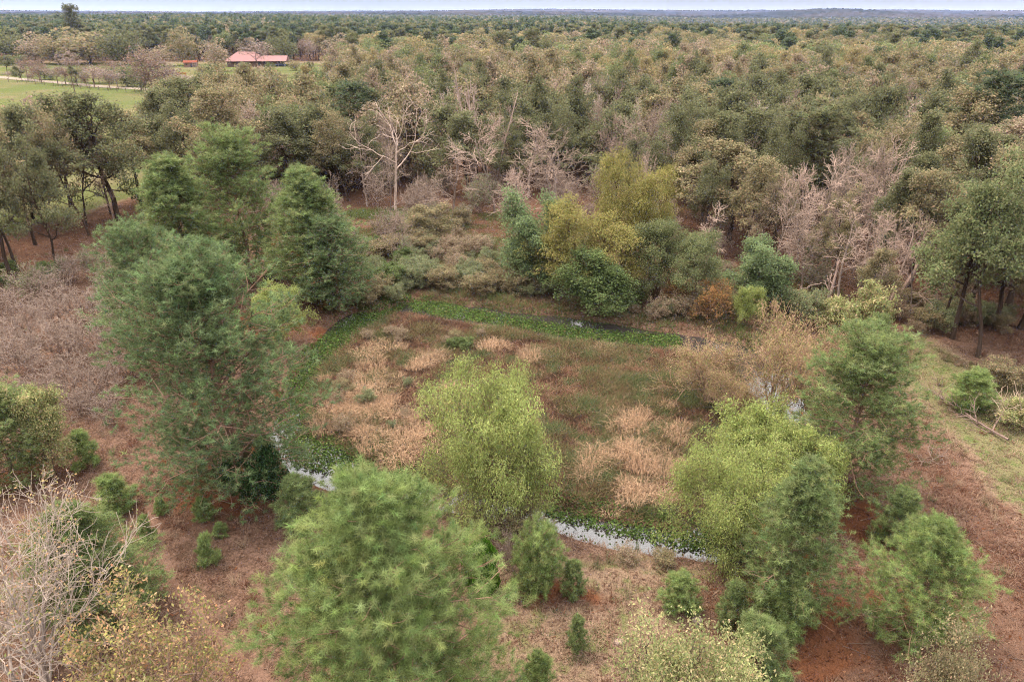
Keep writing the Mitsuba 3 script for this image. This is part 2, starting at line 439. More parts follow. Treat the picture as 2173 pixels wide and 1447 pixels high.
def pine(seed, h, w, z0=.18, gap=.62, per_whorl=5, sub=7, per_sub=4, n=14, nl=.28, nw=.04, palette=None, r0=.16, bark=(.13, .085, .065), shape='cone',
         dead=0.0, brown=None, reach=.5, off=.3):
    """trunk, branches and crown of a pine: whorls of limbs, side shoots, a tuft of needles round every shoot's end"""
    rng = np.random.default_rng(seed)
    npt = 12
    zz = np.linspace(-.3, h, npt)
    wob = np.cumsum(rng.normal(0, .05, (npt, 2)), 0) * min(1, h / 8)
    P0 = np.column_stack([wob, zz])[None]
    R0 = (r0 * np.linspace(1.15, .12, npt))[None]
    zs = np.arange(z0 * h, h - .25, gap)
    zs = zs + rng.uniform(-.2, .2, len(zs)) * gap
    o, dirs, L = [], [], []
    for z in zs:
        t = (z - z0 * h) / (h * (1 - z0))
        if shape == 'cone':
            prof = min(1.0, .66 + 1.4 * t) * (1 - t) ** .72 + .05
        elif shape == 'round':
            prof = np.sqrt(max(0.0, 1 - ((t - .36) / .66) ** 2)) * .97 + .05
        else:                                  # open, flat-topped
            prof = (.45 + .55 * t) * np.sqrt(max(0.02, 1 - ((t - .55) / .5) ** 2)) + .05
        nb = per_whorl + rng.integers(-1, 2)
        az = np.arange(nb) * 2 * np.pi / nb + rng.uniform(0, 6.28) + rng.normal(0, .3, nb)
        el = np.radians(0 + 48 * t + rng.normal(0, 8, nb))
        c = np.array([np.interp(z, zz, P0[0, :, 0]), np.interp(z, zz, P0[0, :, 1]), z])
        o.append(c + rng.uniform(-.12, .12, (nb, 3)) * [0, 0, gap * 2])
        dirs.append(np.stack([np.cos(el) * np.cos(az), np.cos(el) * np.sin(az), np.sin(el)], -1))
        L.append(w / 2 * prof * rng.choice([.62, .85, 1.0, 1.12], nb) * rng.uniform(.9, 1.1, nb))
    o, dirs, L = np.vstack(o), np.vstack(dirs), np.concatenate(L)
    nP = 7
    pts = [o]
    for _ in range(nP - 1):
        dirs = norm(dirs + rng.normal(0, .07, dirs.shape) + [0, 0, .045])
        pts.append(pts[-1] + dirs * (L / (nP - 1))[:, None])
    P1 = np.stack(pts, 1)
    R1 = np.maximum((.010 + .010 * L)[:, None] * np.linspace(1, .25, nP)[None], .008)
    live = rng.random(len(P1)) >= dead
    Pd, Rd = P1[~live], R1[~live]
    P1, R1 = P1[live], R1[live]
    P2, R2 = grow(rng, P1, R1, sub, .25, .98, 62, 36, lambda s, Lp: np.maximum(.2, Lp * reach * (1.05 - .6 * s)), 4, .14, .10, .6, .5, flat=.2, rmin=.007)
    C, D = [P1[:, -1]], [norm(P1[:, -1] - P1[:, -2])]
    big = min(1.0, w / 7 + .25)
    for j in range(per_sub):
        c, d = at(P2, np.arange(len(P2)), np.full(len(P2), 1 - j * .24) - rng.uniform(0, .12, len(P2)))
        if j:
            side = norm(rng.normal(0, 1, c.shape) + [0, 0, .3])
            c = c + side * rng.uniform(.3, 1.0, (len(c), 1)) * off * big
            d = norm(d * .5 + side)
        C.append(c), D.append(d)
    C, D = np.vstack(C), np.vstack(D)
    D = norm(D + [0, 0, .5])
    v, f = tufts(rng, C, D, n, nl, nw, .42)
    m = len(C)
    tone = paint(rng, m, n, palette, .14)
    col = np.repeat(tone * np.exp(rng.normal(0, .10, (m * n, 1))), 3, 0)
    if brown is not None:
        bad = np.repeat(np.repeat((rng.random(m) < .012) & (C[:, 2] < h * .6), n), 3)
        col[bad] = np.asarray(brown) * np.exp(rng.normal(0, .15, (bad.sum(), 1)))
    tr, b1 = tubes(P0, R0, 8), [tubes(P1, R1, 5), tubes(P2, R2, 3)]
    if len(Pd):
        b1.append(tubes(Pd, Rd, 4))
    trunk = (*tr, bark_paint(rng, tr[0], bark))
    branch = join([(a, b, bark_paint(rng, a, np.asarray(bark) * 1.15)) for a, b in b1])
    return dict(trunk=(*trunk, BARK), branches=(*branch, BARK), crown=(v, f, np.clip(col, .004, .9), LEAF)), h + nl * .5, np.percentile(np.hypot(C[:, 0], C[:, 1]), 96) * 2


def lobed(seed, h, w, n, size, palette, bark, trunk_share=.45, lobes=10, pine_like=False, rt=.2, low=.25, jit=.09):
    """a distant tree: trunk and a crown of leaf sprays on uneven lobes"""
    rng = np.random.default_rng(seed)
    if pine_like:
        zc = np.linspace(trunk_share + .1, .95, lobes)
        az = rng.uniform(0, 6.28, lobes)
        rr = w * .5 * (1 - (zc - trunk_share) / (1 - trunk_share)) ** .7 * .55 * rng.uniform(.4, 1.1, lobes)
        c = np.stack([np.cos(az) * rr, np.sin(az) * rr, zc * h], -1)
        rad = w * (.17 + .13 * (1 - zc))[:, None] * rng.uniform(.8, 1.2, (lobes, 1)) * [1, 1, .7]
    else:
        u = rng.normal(0, 1, (lobes, 3)) * [1, 1, .8]
        u[:, 2] = np.abs(u[:, 2]) * .9 - low
        u = norm(u) * rng.uniform(.45, .78, (lobes, 1))
        c = u * [w / 2, w / 2, h * (1 - trunk_share) * .62] + [0, 0, h * (trunk_share + .36 * (1 - trunk_share))]
        rad = w * rng.uniform(.17, .27, (lobes, 1)) * [1, 1, .8]
    k = rng.integers(0, lobes, n)
    u = norm(rng.normal(0, 1, (n, 3)) + [0, 0, .35])
    p = c[k] + u * rad[k] * rng.uniform(.75, 1.08, (n, 1))
    v, f, per = leaf_tris(rng, p, size, size * .75, u * .3, 1.0, False, 1.2)
    lobe_tone = np.exp(rng.normal(0, .10, lobes))[k]
    col = paint(rng, n, per, palette, jit) * np.repeat(lobe_tone, per)[:, None]
    tp = np.column_stack([np.cumsum(rng.normal(0, .15, (4, 2)), 0), np.linspace(-.3, h * (trunk_share + .25), 4)])[None]
    tv, tf = tubes(tp, np.array([[rt, rt * .85, rt * .7, rt * .4]]), 5)
    b = rng.integers(2, 4, 6)
    lp = np.stack([np.linspace(tp[0, b[i]], c[i % lobes], 3) for i in range(6)])
    lv, lf = tubes(lp, np.repeat([[rt * .4, rt * .3, rt * .15]], 6, 0), 3)
    tv, tf, tc = join([(tv, tf, bark_paint(rng, tv, bark)), (lv, lf, bark_paint(rng, lv, bark))])
    return dict(trunk=(tv, tf, tc, BARK), crown=(v, f, col, LEAF)), np.percentile(p[:, 2], 99), np.percentile(np.hypot(p[:, 0], p[:, 1]), 96) * 2


def one_mesh(parts):
    v, f, c = join([(x[0], x[1], x[2]) for x in parts.values()])
    return dict(crown=(v, f, c, LEAF))


# palettes (real leaf colours, linear)
KF = 0.88
PAL = dict(
    olive=[(5, lin(132, 124, 95, KF)), (3, lin(117, 111, 84, KF)), (2, lin(154, 140, 112, KF)), (.6, lin(166, 140, 114, KF))],
    dark=[(5, lin(107, 108, 81, KF)), (3, lin(119, 119, 88, KF)), (1.4, lin(90, 91, 68, KF))],
    tan=[(4, lin(150, 134, 114, KF)), (3, lin(132, 122, 98, KF)), (2, lin(170, 148, 132, KF)), (1, lin(114, 110, 86, KF))],
    green=[(4, lin(118, 124, 88, KF)), (3, lin(104, 112, 78, KF)), (1, lin(140, 140, 102, KF))],
    gold=[(4, lin(146, 134, 100, KF)), (3, lin(132, 124, 90, KF)), (1, lin(164, 142, 110, KF))],
    willow=[(5, lin(146, 155, 92, KF)), (3, lin(128, 138, 82, KF)), (2, lin(162, 168, 108, KF))],
    cypress=[(5, lin(138, 132, 80, KF)), (3, lin(122, 120, 72, KF)), (2, lin(156, 144, 94, KF))],
    bluegreen=[(5, lin(112, 126, 90, KF)), (3, lin(126, 140, 100, KF)), (1, lin(96, 110, 76, KF))],
    bush=[(5, lin(98, 112, 72, KF)), (3, lin(112, 126, 82, KF)), (1, lin(82, 94, 60, KF))],
    pale=[(4, lin(150, 150, 104, KF)), (3, lin(128, 136, 90, KF)), (1.5, lin(186, 170, 130, KF))],
    sage=[(4, lin(126, 132, 100, KF)), (3, lin(112, 120, 88, KF)), (1, lin(150, 144, 114, KF))],
    orange=[(4, lin(156, 116, 78, KF)), (3, lin(140, 108, 70, KF)), (2, lin(122, 108, 72, KF))],
    pine=[(5, lin(124, 136, 90, KF)), (3, lin(108, 122, 80, KF)), (2, lin(140, 152, 102, KF))],
    pinefresh=[(5, lin(132, 146, 92, KF)), (3, lin(116, 132, 82, KF)), (2, lin(148, 162, 106, KF))],
    pineblue=[(5, lin(110, 126, 88, KF)), (3, lin(96, 112, 78, KF)), (2, lin(126, 142, 100, KF))],
    pinefar=[(5, lin(90, 100, 76, KF)), (3, lin(78, 88, 68, KF)), (2, lin(106, 116, 90, KF))],
    cedar=[(5, lin(84, 122, 40, KF)), (3, lin(68, 102, 34, KF)), (1, lin(104, 142, 52, KF))],
    holly=[(5, lin(52, 72, 44, KF)), (3, lin(64, 86, 54, KF)), (1, lin(42, 58, 36, KF))],
    twigs=[(4, lin(150, 126, 114, .6)), (3, lin(126, 106, 96, .6)), (2, lin(172, 148, 134, .6))],
    paletwigs=[(4, lin(166, 146, 136, .6)), (3, lin(142, 124, 114, .6)), (2, lin(188, 170, 160, .6))],
    fall=[(4, lin(168, 140, 108, KF)), (3, lin(146, 136, 92, KF)), (1.2, lin(190, 146, 112, KF)), (3, lin(126, 128, 84, KF))],
    tanwillow=[(4, lin(164, 140, 110, KF)), (3, lin(146, 132, 94, KF)), (2, lin(132, 132, 84, KF))],
)
GREYBARK, DARKBARK, PINK = lin(150, 128, 118, .6), lin(70, 58, 50, .8), lin(168, 146, 132, .6)
PALE = lin(206, 184, 170, .8)

# oaks, near: three shapes by five leaf colours
for i, (h, w, first, seed) in enumerate([(15, 9.5, .40, 5), (14, 11, .34, 17), (16, 8.5, .44, 29)]):
    for pal in ('olive', 'dark', 'tan', 'green'):
        pr, hh, ww = broadleaf(seed, h, w, 1, 5, .20, .78, first, (11, 6, 4), leaves=10500, lsize=.25, palette=PAL[pal], bark=DARKBARK, twig=lin(120, 102, 90, .6),
                               wig=.19, puff=.36, bare_share=.2)
        proto(f'oak_{pal}_{i}', pr, hh, ww)
# oaks, middle distance
for i, (h, w, first, seed) in enumerate([(15, 9.5, .28, 41), (14.5, 10.5, .26, 43)]):
    for pal in ('olive', 'dark', 'tan', 'green', 'gold'):
        pr, hh, ww = broadleaf(seed, h, w, 1, 5, .20, .78, first, (9, 5, 3), leaves=4400, lsize=.40, palette=PAL[pal], bark=DARKBARK, twig=lin(96, 80, 68, .7),
                               wig=.17, puff=.5, leafless_twigs=False, bare_share=.1)
        pr['trunk'] = (*join([pr['trunk'][:3], pr.pop('branches')[:3]]), BARK)
        proto(f'oakmid_{pal}_{i}', pr, hh, ww)
# far trees
for i, seed in enumerate((51, 53)):
    for pal in ('olive', 'dark', 'tan', 'green', 'gold'):
        proto(f'oakfar_{pal}_{i}', *lobed(seed, 15, 10, 1700, .60, PAL[pal], DARKBARK, .24, 15))
    proto(f'pinefar_{i}', *lobed(seed + 10, 18, 7.5, 850, .75, PAL['pinefar'], DARKBARK, .42, 12, True))
    proto(f'pinefar_{i + 2}', *lobed(seed + 20, 18, 7.0, 850, .75, PAL['dark'], DARKBARK, .42, 12, True))
for pal in ('olive', 'tan', 'dark', 'green'):
    proto(f'oakyard_{pal}', *lobed(59, 13, 11, 2200, .58, PAL[pal], DARKBARK, .12, 26, low=.7))
for i in (0, 1):
    proto(f'barefar_{i}', *lobed(60 + i, 12, 8, 900, .42, PAL['twigs'] if i else PAL['paletwigs'], lin(150, 124, 112, .5), .2, 16, low=.45, jit=.14))
# bare trees: near, middle, far
for i, (h, w, stems, seed) in enumerate([(13, 8.5, 1, 61), (12, 9, 2, 67), (14, 7, 1, 71)]):
    for nm, b, t in (('pink', lin(150, 131, 121, .56), PINK), ('grey', lin(150, 132, 122, .62), lin(190, 164, 150, .68))):
        pr, hh, ww = broadleaf(seed, h, w, stems, 9, .15, .82, .3, (10, 6, 6), ang=((62, 20), (46, 34), (42, 34)), ratio=(.6, .55, .55), leaves=0, bark=b, twig=t,
                               wig=.2, trop=.05, rmin=.030)
        proto(f'bare_{nm}_{i}', pr, hh, ww)
for i, seed in enumerate((81, 83)):
    for nm, b, t in (('pink', lin(150, 131, 121, .56), PINK), ('grey', lin(150, 132, 122, .62), lin(196, 176, 164, .72))):
        pr, hh, ww = broadleaf(seed, 12.5, 8, 1, 6, .15, .82, .32, (9, 5, 4), ang=((58, 18), (44, 32), (40, 32)), ratio=(.6, .55, .6), leaves=0, bark=b, twig=t,
                               wig=.2, trop=.06, rmin=.055)
        pr['trunk'] = (*join([pr['trunk'][:3], pr.pop('branches')[:3]]), BARK)
        proto(f'baremid_{nm}_{i}', pr, hh, ww)
# pines
NEEDLE_BROWN = lin(170, 118, 82, .6)
PB = lin(146, 116, 100, .55)
proto('pine_big', *pine(101, 14, 9.8, .14, .50, 6, 9, 6, 84, .24, .0085, PAL['pinefresh'], .22, bark=PB, shape='cone', dead=.05, brown=NEEDLE_BROWN, off=.6, reach=.42))
proto('pine_left', *pine(103, 15, 9.5, .10, .55, 6, 9, 6, 24, .27, .026, PAL['pineblue'], .22, bark=PB, shape='round', dead=.08, brown=NEEDLE_BROWN, off=.75, reach=.42))
for i, (seed, pal, sh) in enumerate([(107, 'pine', 'cone'), (109, 'pineblue', 'round'), (113, 'pine', 'round')]):
    proto(f'pine_{i}', *pine(seed, 12, 7.0, .12, .55, 6, 7, 6, 24, .27, .024, PAL[pal], .15, bark=PB, shape=sh, dead=.06, brown=NEEDLE_BROWN, off=.65, reach=.42))
for i, (seed, pal) in enumerate([(121, 'pinefresh'), (123, 'pine')]):
    proto(f'pine_young_{i}', *pine(seed, 4.5, 3.4, .08, .36, 6, 5, 4, 40, .24, .014, PAL[pal], .06, bark=PB, shape='cone'))
proto('pine_open', *pine(127, 8, 7.2, .08, .5, 6, 7, 5, 44, .26, .013, PAL['pinefresh'], .1, bark=PB, shape='cone', off=.45))
proto('pine_seedling', *pine(131, 2.0, 1.8, .10, .30, 5, 3, 3, 40, .23, .015, PAL['pinefresh'], .03, bark=PB, shape='cone'))
proto('pine_bushy', *pine(133, 3.2, 2.9, .04, .32, 7, 5, 4, 40, .24, .013, PAL['pinefresh'], .06, bark=PB, shape='round'))
for i, (seed, pal) in enumerate([(141, 'pinefar'), (143, 'dark')]):
    pr, hh, ww = pine(seed, 17, 7.0, .42, .8, 5, 5, 3, 8, .6, .12, PAL[pal], .2, bark=lin(110, 88, 76, .6), shape='open', off=.7)
    pr['trunk'] = (*join([pr['trunk'][:3], pr.pop('branches')[:3]]), BARK)
    proto(f'pinemid_{i}', pr, hh, ww)
# willows and shrubs
proto('willow_big', *broadleaf(201, 10, 9, 4, 22, .13, .8, .12, (11, 7, 5), ang=((58, 24), (44, 34), (42, 34)), ratio=(.6, .5, .55), leaves=52000, lsize=.24, lwidth=.27, droop=.26,
                               puff=.28, flat=.8, palette=PAL['willow'], bark=lin(110, 96, 80, .7), trop=.04, wig=.13))
proto('willow_small', *broadleaf(203, 6, 6, 4, 26, .09, .8, .25, (8, 6, 5), ang=((56, 24), (44, 34), (42, 34)), ratio=(.6, .5, .55), leaves=26000, lsize=.24, lwidth=.28, droop=.12,
                                 puff=.24, flat=.8, palette=PAL['willow'], bark=lin(110, 96, 80, .7), trop=.05, wig=.14))
for i, pal in enumerate(('cypress', 'cypress', 'green')):
    proto(f'feathery_{i}', *broadleaf(205 + i, 11, 7, 2, 10, .15, .82, .3, (11, 6, 5), ang=((60, 26), (46, 36), (42, 34)), ratio=(.6, .5, .55), leaves=26000, lsize=.24, lwidth=.3,
                                      droop=.06, puff=.3, flat=.9, palette=PAL[pal], bark=lin(104, 84, 72, .7), trop=.03))
for i, (pal, n) in enumerate((('bluegreen', 20000), ('bush', 20000), ('olive', 14000), ('pale', 15000))):
    proto(f'small_tree_{i}', *broadleaf(211 + i, 7.5, 5.5, 3, 18, .09, .82, .2, (10, 6, 4), leaves=n, lsize=.22, palette=PAL[pal], bark=lin(110, 92, 78, .7), puff=.32))
proto('tan_willow', *broadleaf(221, 7, 7.5, 4, 26, .09, .82, .25, (9, 7, 6), ang=((50, 22), (40, 28), (36, 28)), ratio=(.65, .55, .55), leaves=7000, lsize=.26, lwidth=.25, droop=.05,
                               puff=.2, flat=.8, palette=PAL['tanwillow'], bark=lin(150, 126, 112, .5), twig=lin(186, 150, 128, .5), rmin=.020, trop=.06))
for i, (pal, n, ls) in enumerate((('sage', 4200, .18), ('olive', 4000, .17), ('bush', 4200, .18), ('pale', 4200, .18), ('orange', 2600, .18), ('tan', 2200, .17), ('holly', 5200, .20))):
    proto(f'shrub_{i}', *broadleaf(231 + i, 2.6, 2.8, 6, 34, .03, .85, .15, (5, 4, 3), ang=((45, 20), (40, 30), (40, 30)), ratio=(.6, .55, .6), leaves=n, lsize=ls, lwidth=.5,
                                   puff=.14, palette=PAL[pal], bark=lin(130, 104, 88, .65), twig=lin(160, 130, 112, .65), rmin=.014, base_r=.12))
for i, (h, w, st) in enumerate(((4.2, 4.6, 7), (3.4, 4.8, 9))):
    for nm, lv, pal in (('bare', 0, None), ('leafy', 2200, 'sage')):
        proto(f'thicket_{nm}_{i}', *broadleaf(251 + i, h, w, st, 38, .045, .88, .15, (6, 4, 4), ang=((48, 22), (42, 32), (40, 32)), ratio=(.62, .55, .6), leaves=lv, lsize=.2, lwidth=.5,
                                              palette=PAL[pal] if pal else None, bark=lin(150, 126, 114, .62), twig=lin(176, 154, 140, .52), wig=.22, trop=.04, rmin=.034, base_r=.25, puff=.15))


def flame(seed, h, w, n, palette):
    rng = np.random.default_rng(seed)
    t = rng.beta(1.2, 1.25, n)
    az = rng.uniform(0, 6.28, n)
    lob = 1 + .22 * np.sin(az * 5 + t * 9) + .15 * np.sin(az * 9 - t * 14)
    r = w / 2 * np.sin(np.pi * np.clip(t * .93 + .07, 0, 1)) ** .6 * (1 - .25 * t) * lob * rng.uniform(.55, 1, n) ** .5
    c = np.stack([np.cos(az) * r, np.sin(az) * r, t * h], -1)
    ax = np.stack([np.cos(az) * .45, np.sin(az) * .45, np.full(n, 1.5)], -1)
    v, f, per = leaf_tris(rng, c, .34, .07, ax, .35, True)
    tp = np.array([[[0, 0, -.2], [0, 0, h * .4], [0, 0, h * .8]]])
    tv, tf = tubes(tp, np.array([[.07, .05, .02]]), 6)
    return dict(trunk=(tv, tf, bark_paint(rng, tv, lin(120, 90, 74, .6)), BARK), crown=(v, f, paint(rng, n, per, palette, .2), LEAF)), h * 1.03, w


proto('cedar', *flame(271, 3.2, 1.7, 7000, PAL['cedar']))
# near crowns that are seen close up
proto('bare_oak_near', *broadleaf(301, 11, 12, 3, 30, .19, .84, .2, (12, 7, 6), ang=((58, 26), (48, 34), (44, 34)), ratio=(.72, .55, .55), leaves=3000, lsize=.17, lwidth=.55, palette=PAL['fall'],
                                  bark=lin(182, 166, 156, .50), twig=lin(200, 180, 166, .50), wig=.2, trop=.05, rmin=.025, kite=True, puff=.1))
proto('fading_oak_near', *broadleaf(303, 7, 7.5, 3, 26, .13, .84, .2, (10, 7, 6), ang=((56, 26), (48, 34), (44, 34)), ratio=(.66, .55, .55), leaves=7500, lsize=.17, lwidth=.55, palette=PAL['fall'] + [(4, lin(146, 140, 84, KF))],
                                    bark=lin(160, 136, 122, .62), twig=lin(176, 146, 126, .64), wig=.2, trop=.05, rmin=.011, kite=True, puff=.14))
proto('near_oak_pale', *broadleaf(305, 9, 9, 2, 12, .2, .82, .3, (11, 7, 5), leaves=24000, lsize=.15, lwidth=.5, palette=PAL['pale'], bark=lin(120, 104, 92, .6), kite=True, wig=.17, puff=.26, rmin=.012))
proto('near_oak_green', *broadleaf(307, 9, 9, 2, 12, .2, .82, .3, (11, 7, 5), leaves=22000, lsize=.15, lwidth=.5, palette=PAL['olive'], bark=lin(110, 94, 80, .6), kite=True, wig=.17, puff=.26, rmin=.012))


# dead trees: few heavy limbs, broken ends
def dead(seed, h, w, limbs, r0, sub, base, stems=1, first=.5, ang=((50, 24), (46, 36), (44, 36)), ratio=.8, wig=.16):
    rng = np.random.default_rng(seed)
    P0, R0 = stems_of(rng, h, stems, 7, r0, 10, .06, .9, .15 * (stems > 1))
    P1, R1 = grow(rng, P0, R0, limbs, first, .98, *ang[0], lambda s, L: w / 2 * (1.25 - .5 * s) * ratio, 9, wig, .07, .62, .3, rmin=.03)
    P2, R2 = grow(rng, P1, R1, sub[0], .3, 1, *ang[1], lambda s, L: L * .45 * (1.1 - .5 * s), 6, .2, .05, .55, .4, rmin=.026)
    P3, R3 = grow(rng, P2, R2, sub[1], .3, 1, *ang[2], lambda s, L: L * .5 * (1.1 - .5 * s), 4, .2, .03, .6, .5, rmin=.02)
    tr = [tubes(P0, R0, 8)]
    br = [tubes(P1, R1, 6), tubes(P2, R2, 4), tubes(P3, R3, 3)]
    trunk = join([(v, f, bark_paint(rng, v, base, .18)) for v, f in tr])
    branch = join([(v, f, bark_paint(rng, v, np.asarray(base) * 1.1, .15)) for v, f in br])
    e = np.vstack([P1.reshape(-1, 3), P2.reshape(-1, 3)])
    return dict(trunk=(*trunk, BARK), branches=(*branch, BARK)), np.percentile(e[:, 2], 99.5), np.percentile(np.hypot(e[:, 0], e[:, 1]), 96) * 2


proto('dead_fork', *dead(311, 12, 11, 6, .24, (6, 4), lin(204, 180, 166, .62), first=.55, ang=((62, 20), (50, 34), (46, 34)), ratio=1.25, wig=.2))
proto('dead_snag_0', *dead(313, 13, 4.5, 6, .27, (4, 3), lin(196, 172, 160, .55), stems=3, first=.6))
proto('dead_snag_1', *dead(317, 11, 3.5, 5, .24, (3, 3), lin(190, 164, 152, .5), first=.45))
proto('dead_stub', *dead(331, 8, 2.6, 3, .2, (2, 2), lin(186, 158, 146, .48), first=.4))
# ------------------------------------------------------------------ the trees that stand out, surveyed one by one
def put(kind, shape, base, top, wpx, label, cat='tree', rot=0, group=None, lean=(0, 0), hscale=1.0):
    x, y, h = survey(base, top)
    w = span(y, h * .5, wpx)
    return stand(kind, shape, x, y, h * hscale, w, rot, label, cat, group, lean=lean)


def put_top(kind, shape, top, z_top, wpx, label, cat='tree', rot=0, lean=(0, 0), group=None):
    """a tree whose foot the photograph does not show: its tip and its height are given"""
    c = gp(*top, z_top)
    return stand(kind, shape, c[0], c[1], z_top, span(c[1], z_top * .7, wpx), rot, label, cat, group, lean=lean)


put_top('pine_tree', 'pine_big', (786, 1030), 13.2, 580, 'big bright green pine with fanned needle tufts at the near edge of the clearing', rot=40)
put('pine_tree', 'pine_left', (510, 1025), (418, 515), 385, 'tall blue green pine with an open crown and brown dead sprigs beside the pond', rot=10, hscale=.91)
put('pine_tree', 'pine_1', (350, 800), (318, 490), 190, 'pine crowded behind the tall blue green pine, by the bare pinkish thicket', rot=70)
put('pine_tree', 'pine_0', (415, 640), (372, 330), 200, 'bushy green pine with two pointed leaders below the dark oaks', rot=0)
put('pine_tree', 'pine_2', (530, 600), (488, 296), 200, 'dark green pine standing between two lighter pines', rot=50)
put('pine_tree', 'pine_0', (672, 640), (648, 355), 200, 'pale green conical pine above the inlet of the pond', rot=120)
put('pine_tree', 'pine_1', (720, 660), (700, 470), 150, 'low pine with drooping limbs over the dark inlet', rot=20)
put('pine_tree', 'pine_2', (28, 1025), (38, 838), 185, 'dark green pine under the pale leaved sapling oak', rot=20)
put('pine_tree', 'pine_2', (1778, 1045), (1848, 728), 265, 'dense dark green pine between the yellow willows and the straw clearing', rot=10)
put('pine_tree', 'pine_0', (1655, 1300), (1738, 975), 218, 'green pine with pale bare twigs showing through, at the end of the pond', rot=60)
put('pine_tree', 'pine_open', (1925, 1345), (1975, 1110), 250, 'light green spreading pine over red needles', rot=0)
put('pine_tree', 'pine_young_1', (1890, 1155), (1915, 1035), 100, 'small upright pine behind the light green spreading pine', rot=30)
put('pine_tree', 'pine_young_0', (1655, 1345), (1640, 1225), 120, 'low young pine at the foot of the pine with pale bare twigs', rot=80)
put('pine_tree', 'pine_young_1', (1600, 1440), (1622, 1310), 150, 'young pine rising behind the pale leaved oak crown', rot=200)
put('pine_tree', 'pine_young_0', (1435, 1290), (1445, 1212), 88, 'squat young pine alone on the straw grass beyond the white stone', rot=20)
put('pine_tree', 'pine_young_1', (1547, 1330), (1553, 1232), 68, 'slim young pine beside the white stone', rot=90)
put('pine_tree', 'pine_young_1', (1222, 1378), (1225, 1305), 46, 'tiny pine in the middle of the straw grass', rot=10)
put('pine_tree', 'pine_young_0', (1140, 1490), (1145, 1382), 78, 'young pine cut by the lower edge of the picture beside the big bright pine', rot=140)
put('pine_tree', 'pine_young_1', (1216, 1262), (1220, 1186), 56, 'small pine next to the round bushy pine', rot=240)
put('pine_tree', 'pine_bushy', (1137, 1252), (1140, 1126), 108, 'round bushy young pine on the pond bank near the cedar', rot=0)
put('pine_tree', 'pine_0', (225, 1335), (215, 1075), 260, 'green pine seen through the bare grey oak limbs', rot=30)
put('pine_tree', 'pine_young_1', (640, 1115), (660, 1010), 110, 'drooping grey green young pine on the bank near the open water', rot=30)
put('pine_tree', 'pine_young_0', (2048, 868), (2045, 782), 96, 'lone young pine on the straw strip beside the dead brush', rot=30)
put('pine_tree', 'pine_2', (1850, 765), (1853, 672), 66, 'small dark pine peeping over the dense dark pine', rot=130)
for k, (b, t, w, lab) in enumerate([((445, 1198), (447, 1134), 48, 'pine seedling in the grass beside the sandy track'), ((317, 1158), (320, 1098), 38, 'pine seedling close to the bare grey oak'),
                                    ((434, 1102), (436, 1056), 42, 'pine seedling above the sandy track near the reddish needles'), ((345, 1092), (346, 1058), 28, 'tiny pine seedling where the sandy track begins'),
                                    ((252, 1085), (250, 1012), 84, 'pine seedling clump below the pale leaved sapling oak'), ((190, 990), (192, 915), 58, 'pine seedling beside the pale leaved sapling oak'),
                                    ((300, 1262), (318, 1210), 50, 'pine seedling at the tip of the bare grey limbs'), ((470, 1135), (470, 1108), 30, 'pale pine seedling in the middle of the brown grass'),
                                    ((1620, 1275), (1612, 1240), 50, 'pine seedling at the pond end beneath the pine with pale twigs')]):
    put('pine_seedling', 'pine_seedling', b, t, w, lab, 'seedling', rot=37 * k)
put('cedar_tree', 'cedar', (1022, 1262), (1024, 1134), 74, 'bright green flame shaped cedar beside the big bright pine')
put('holly_bush', 'shrub_6', (565, 1082), (566, 962), 125, 'dark evergreen bush at the corner of the pond', 'bush')

# willows
put('willow_tree', 'willow_big', (1062, 1092), (1050, 782), 320, 'large yellow green willow standing in the middle of the pond edge', rot=20)
put('willow_tree', 'willow_big', (1560, 1150), (1572, 905), 290, 'broad yellow green willow overhanging the dark end of the water', rot=100)
put('willow_tree', 'willow_small', (1600, 1010), (1612, 838), 190, 'green willow behind the broad yellow green willow', rot=50)
put('willow_tree', 'willow_small', (1690, 1080), (1705, 905), 170, 'bright yellow green willow against the dense dark pine', rot=160)
put('willow_tree', 'willow_small', (598, 735), (588, 612), 110, 'yellow green willow squeezed between the pines and the inlet', rot=10)
put('willow_tree', 'willow_small', (1580, 692), (1582, 606), 62, 'small bright yellow green willow beside the orange leaved shrub', rot=210)
put('fading_willow', 'tan_willow', (1640, 885), (1660, 655), 250, 'tan fading willow with pale pinkish twigs, tallest of the tan clump', rot=0)
put('fading_willow', 'tan_willow', (1500, 850), (1505, 715), 190, 'tan fading willow leaning over the end of the green water weed', rot=120)
put('fading_willow', 'tan_willow', (1755, 850), (1765, 700), 120, 'thin tan willow next to the pale leaved shrubs', rot=220)
put('fading_willow', 'tan_willow', (1555, 905), (1560, 790), 120, 'low tan willow before the tallest tan willow', rot=60)
put('fading_willow', 'shrub_1', (1715, 885), (1722, 765), 100, 'olive grey shrubby willow under the thin tan willow', rot=60)

# the yellow green group behind the pond
put('feathery_tree', 'feathery_0', (1318, 600), (1325, 332), 185, 'tallest yellow green feathery tree of the group behind the pond', rot=0)
put('feathery_tree', 'feathery_1', (1255, 640), (1285, 425), 230, 'wide golden green feathery tree leaning over the round dark bush', rot=70)
put('feathery_tree', 'feathery_1', (1180, 620), (1178, 470), 110, 'low golden feathery tree beside the blue green tree', rot=170)
put('feathery_tree', 'feathery_2', (1385, 640), (1400, 470), 130, 'thin olive feathery tree beside the tallest yellow green tree', rot=30)
put('feathery_tree', 'feathery_2', (1472, 660), (1472, 495), 130, 'olive green feathery tree between the golden trees and the green round tree', rot=100)
put('feathery_tree', 'feathery_0', (1395, 480), (1385, 350), 120, 'yellow green feathery tree with a white dead top beside it', rot=200)
put('small_tree', 'small_tree_0', (1128, 610), (1118, 412), 145, 'blue green leafy tree at the edge of the woods', rot=0)
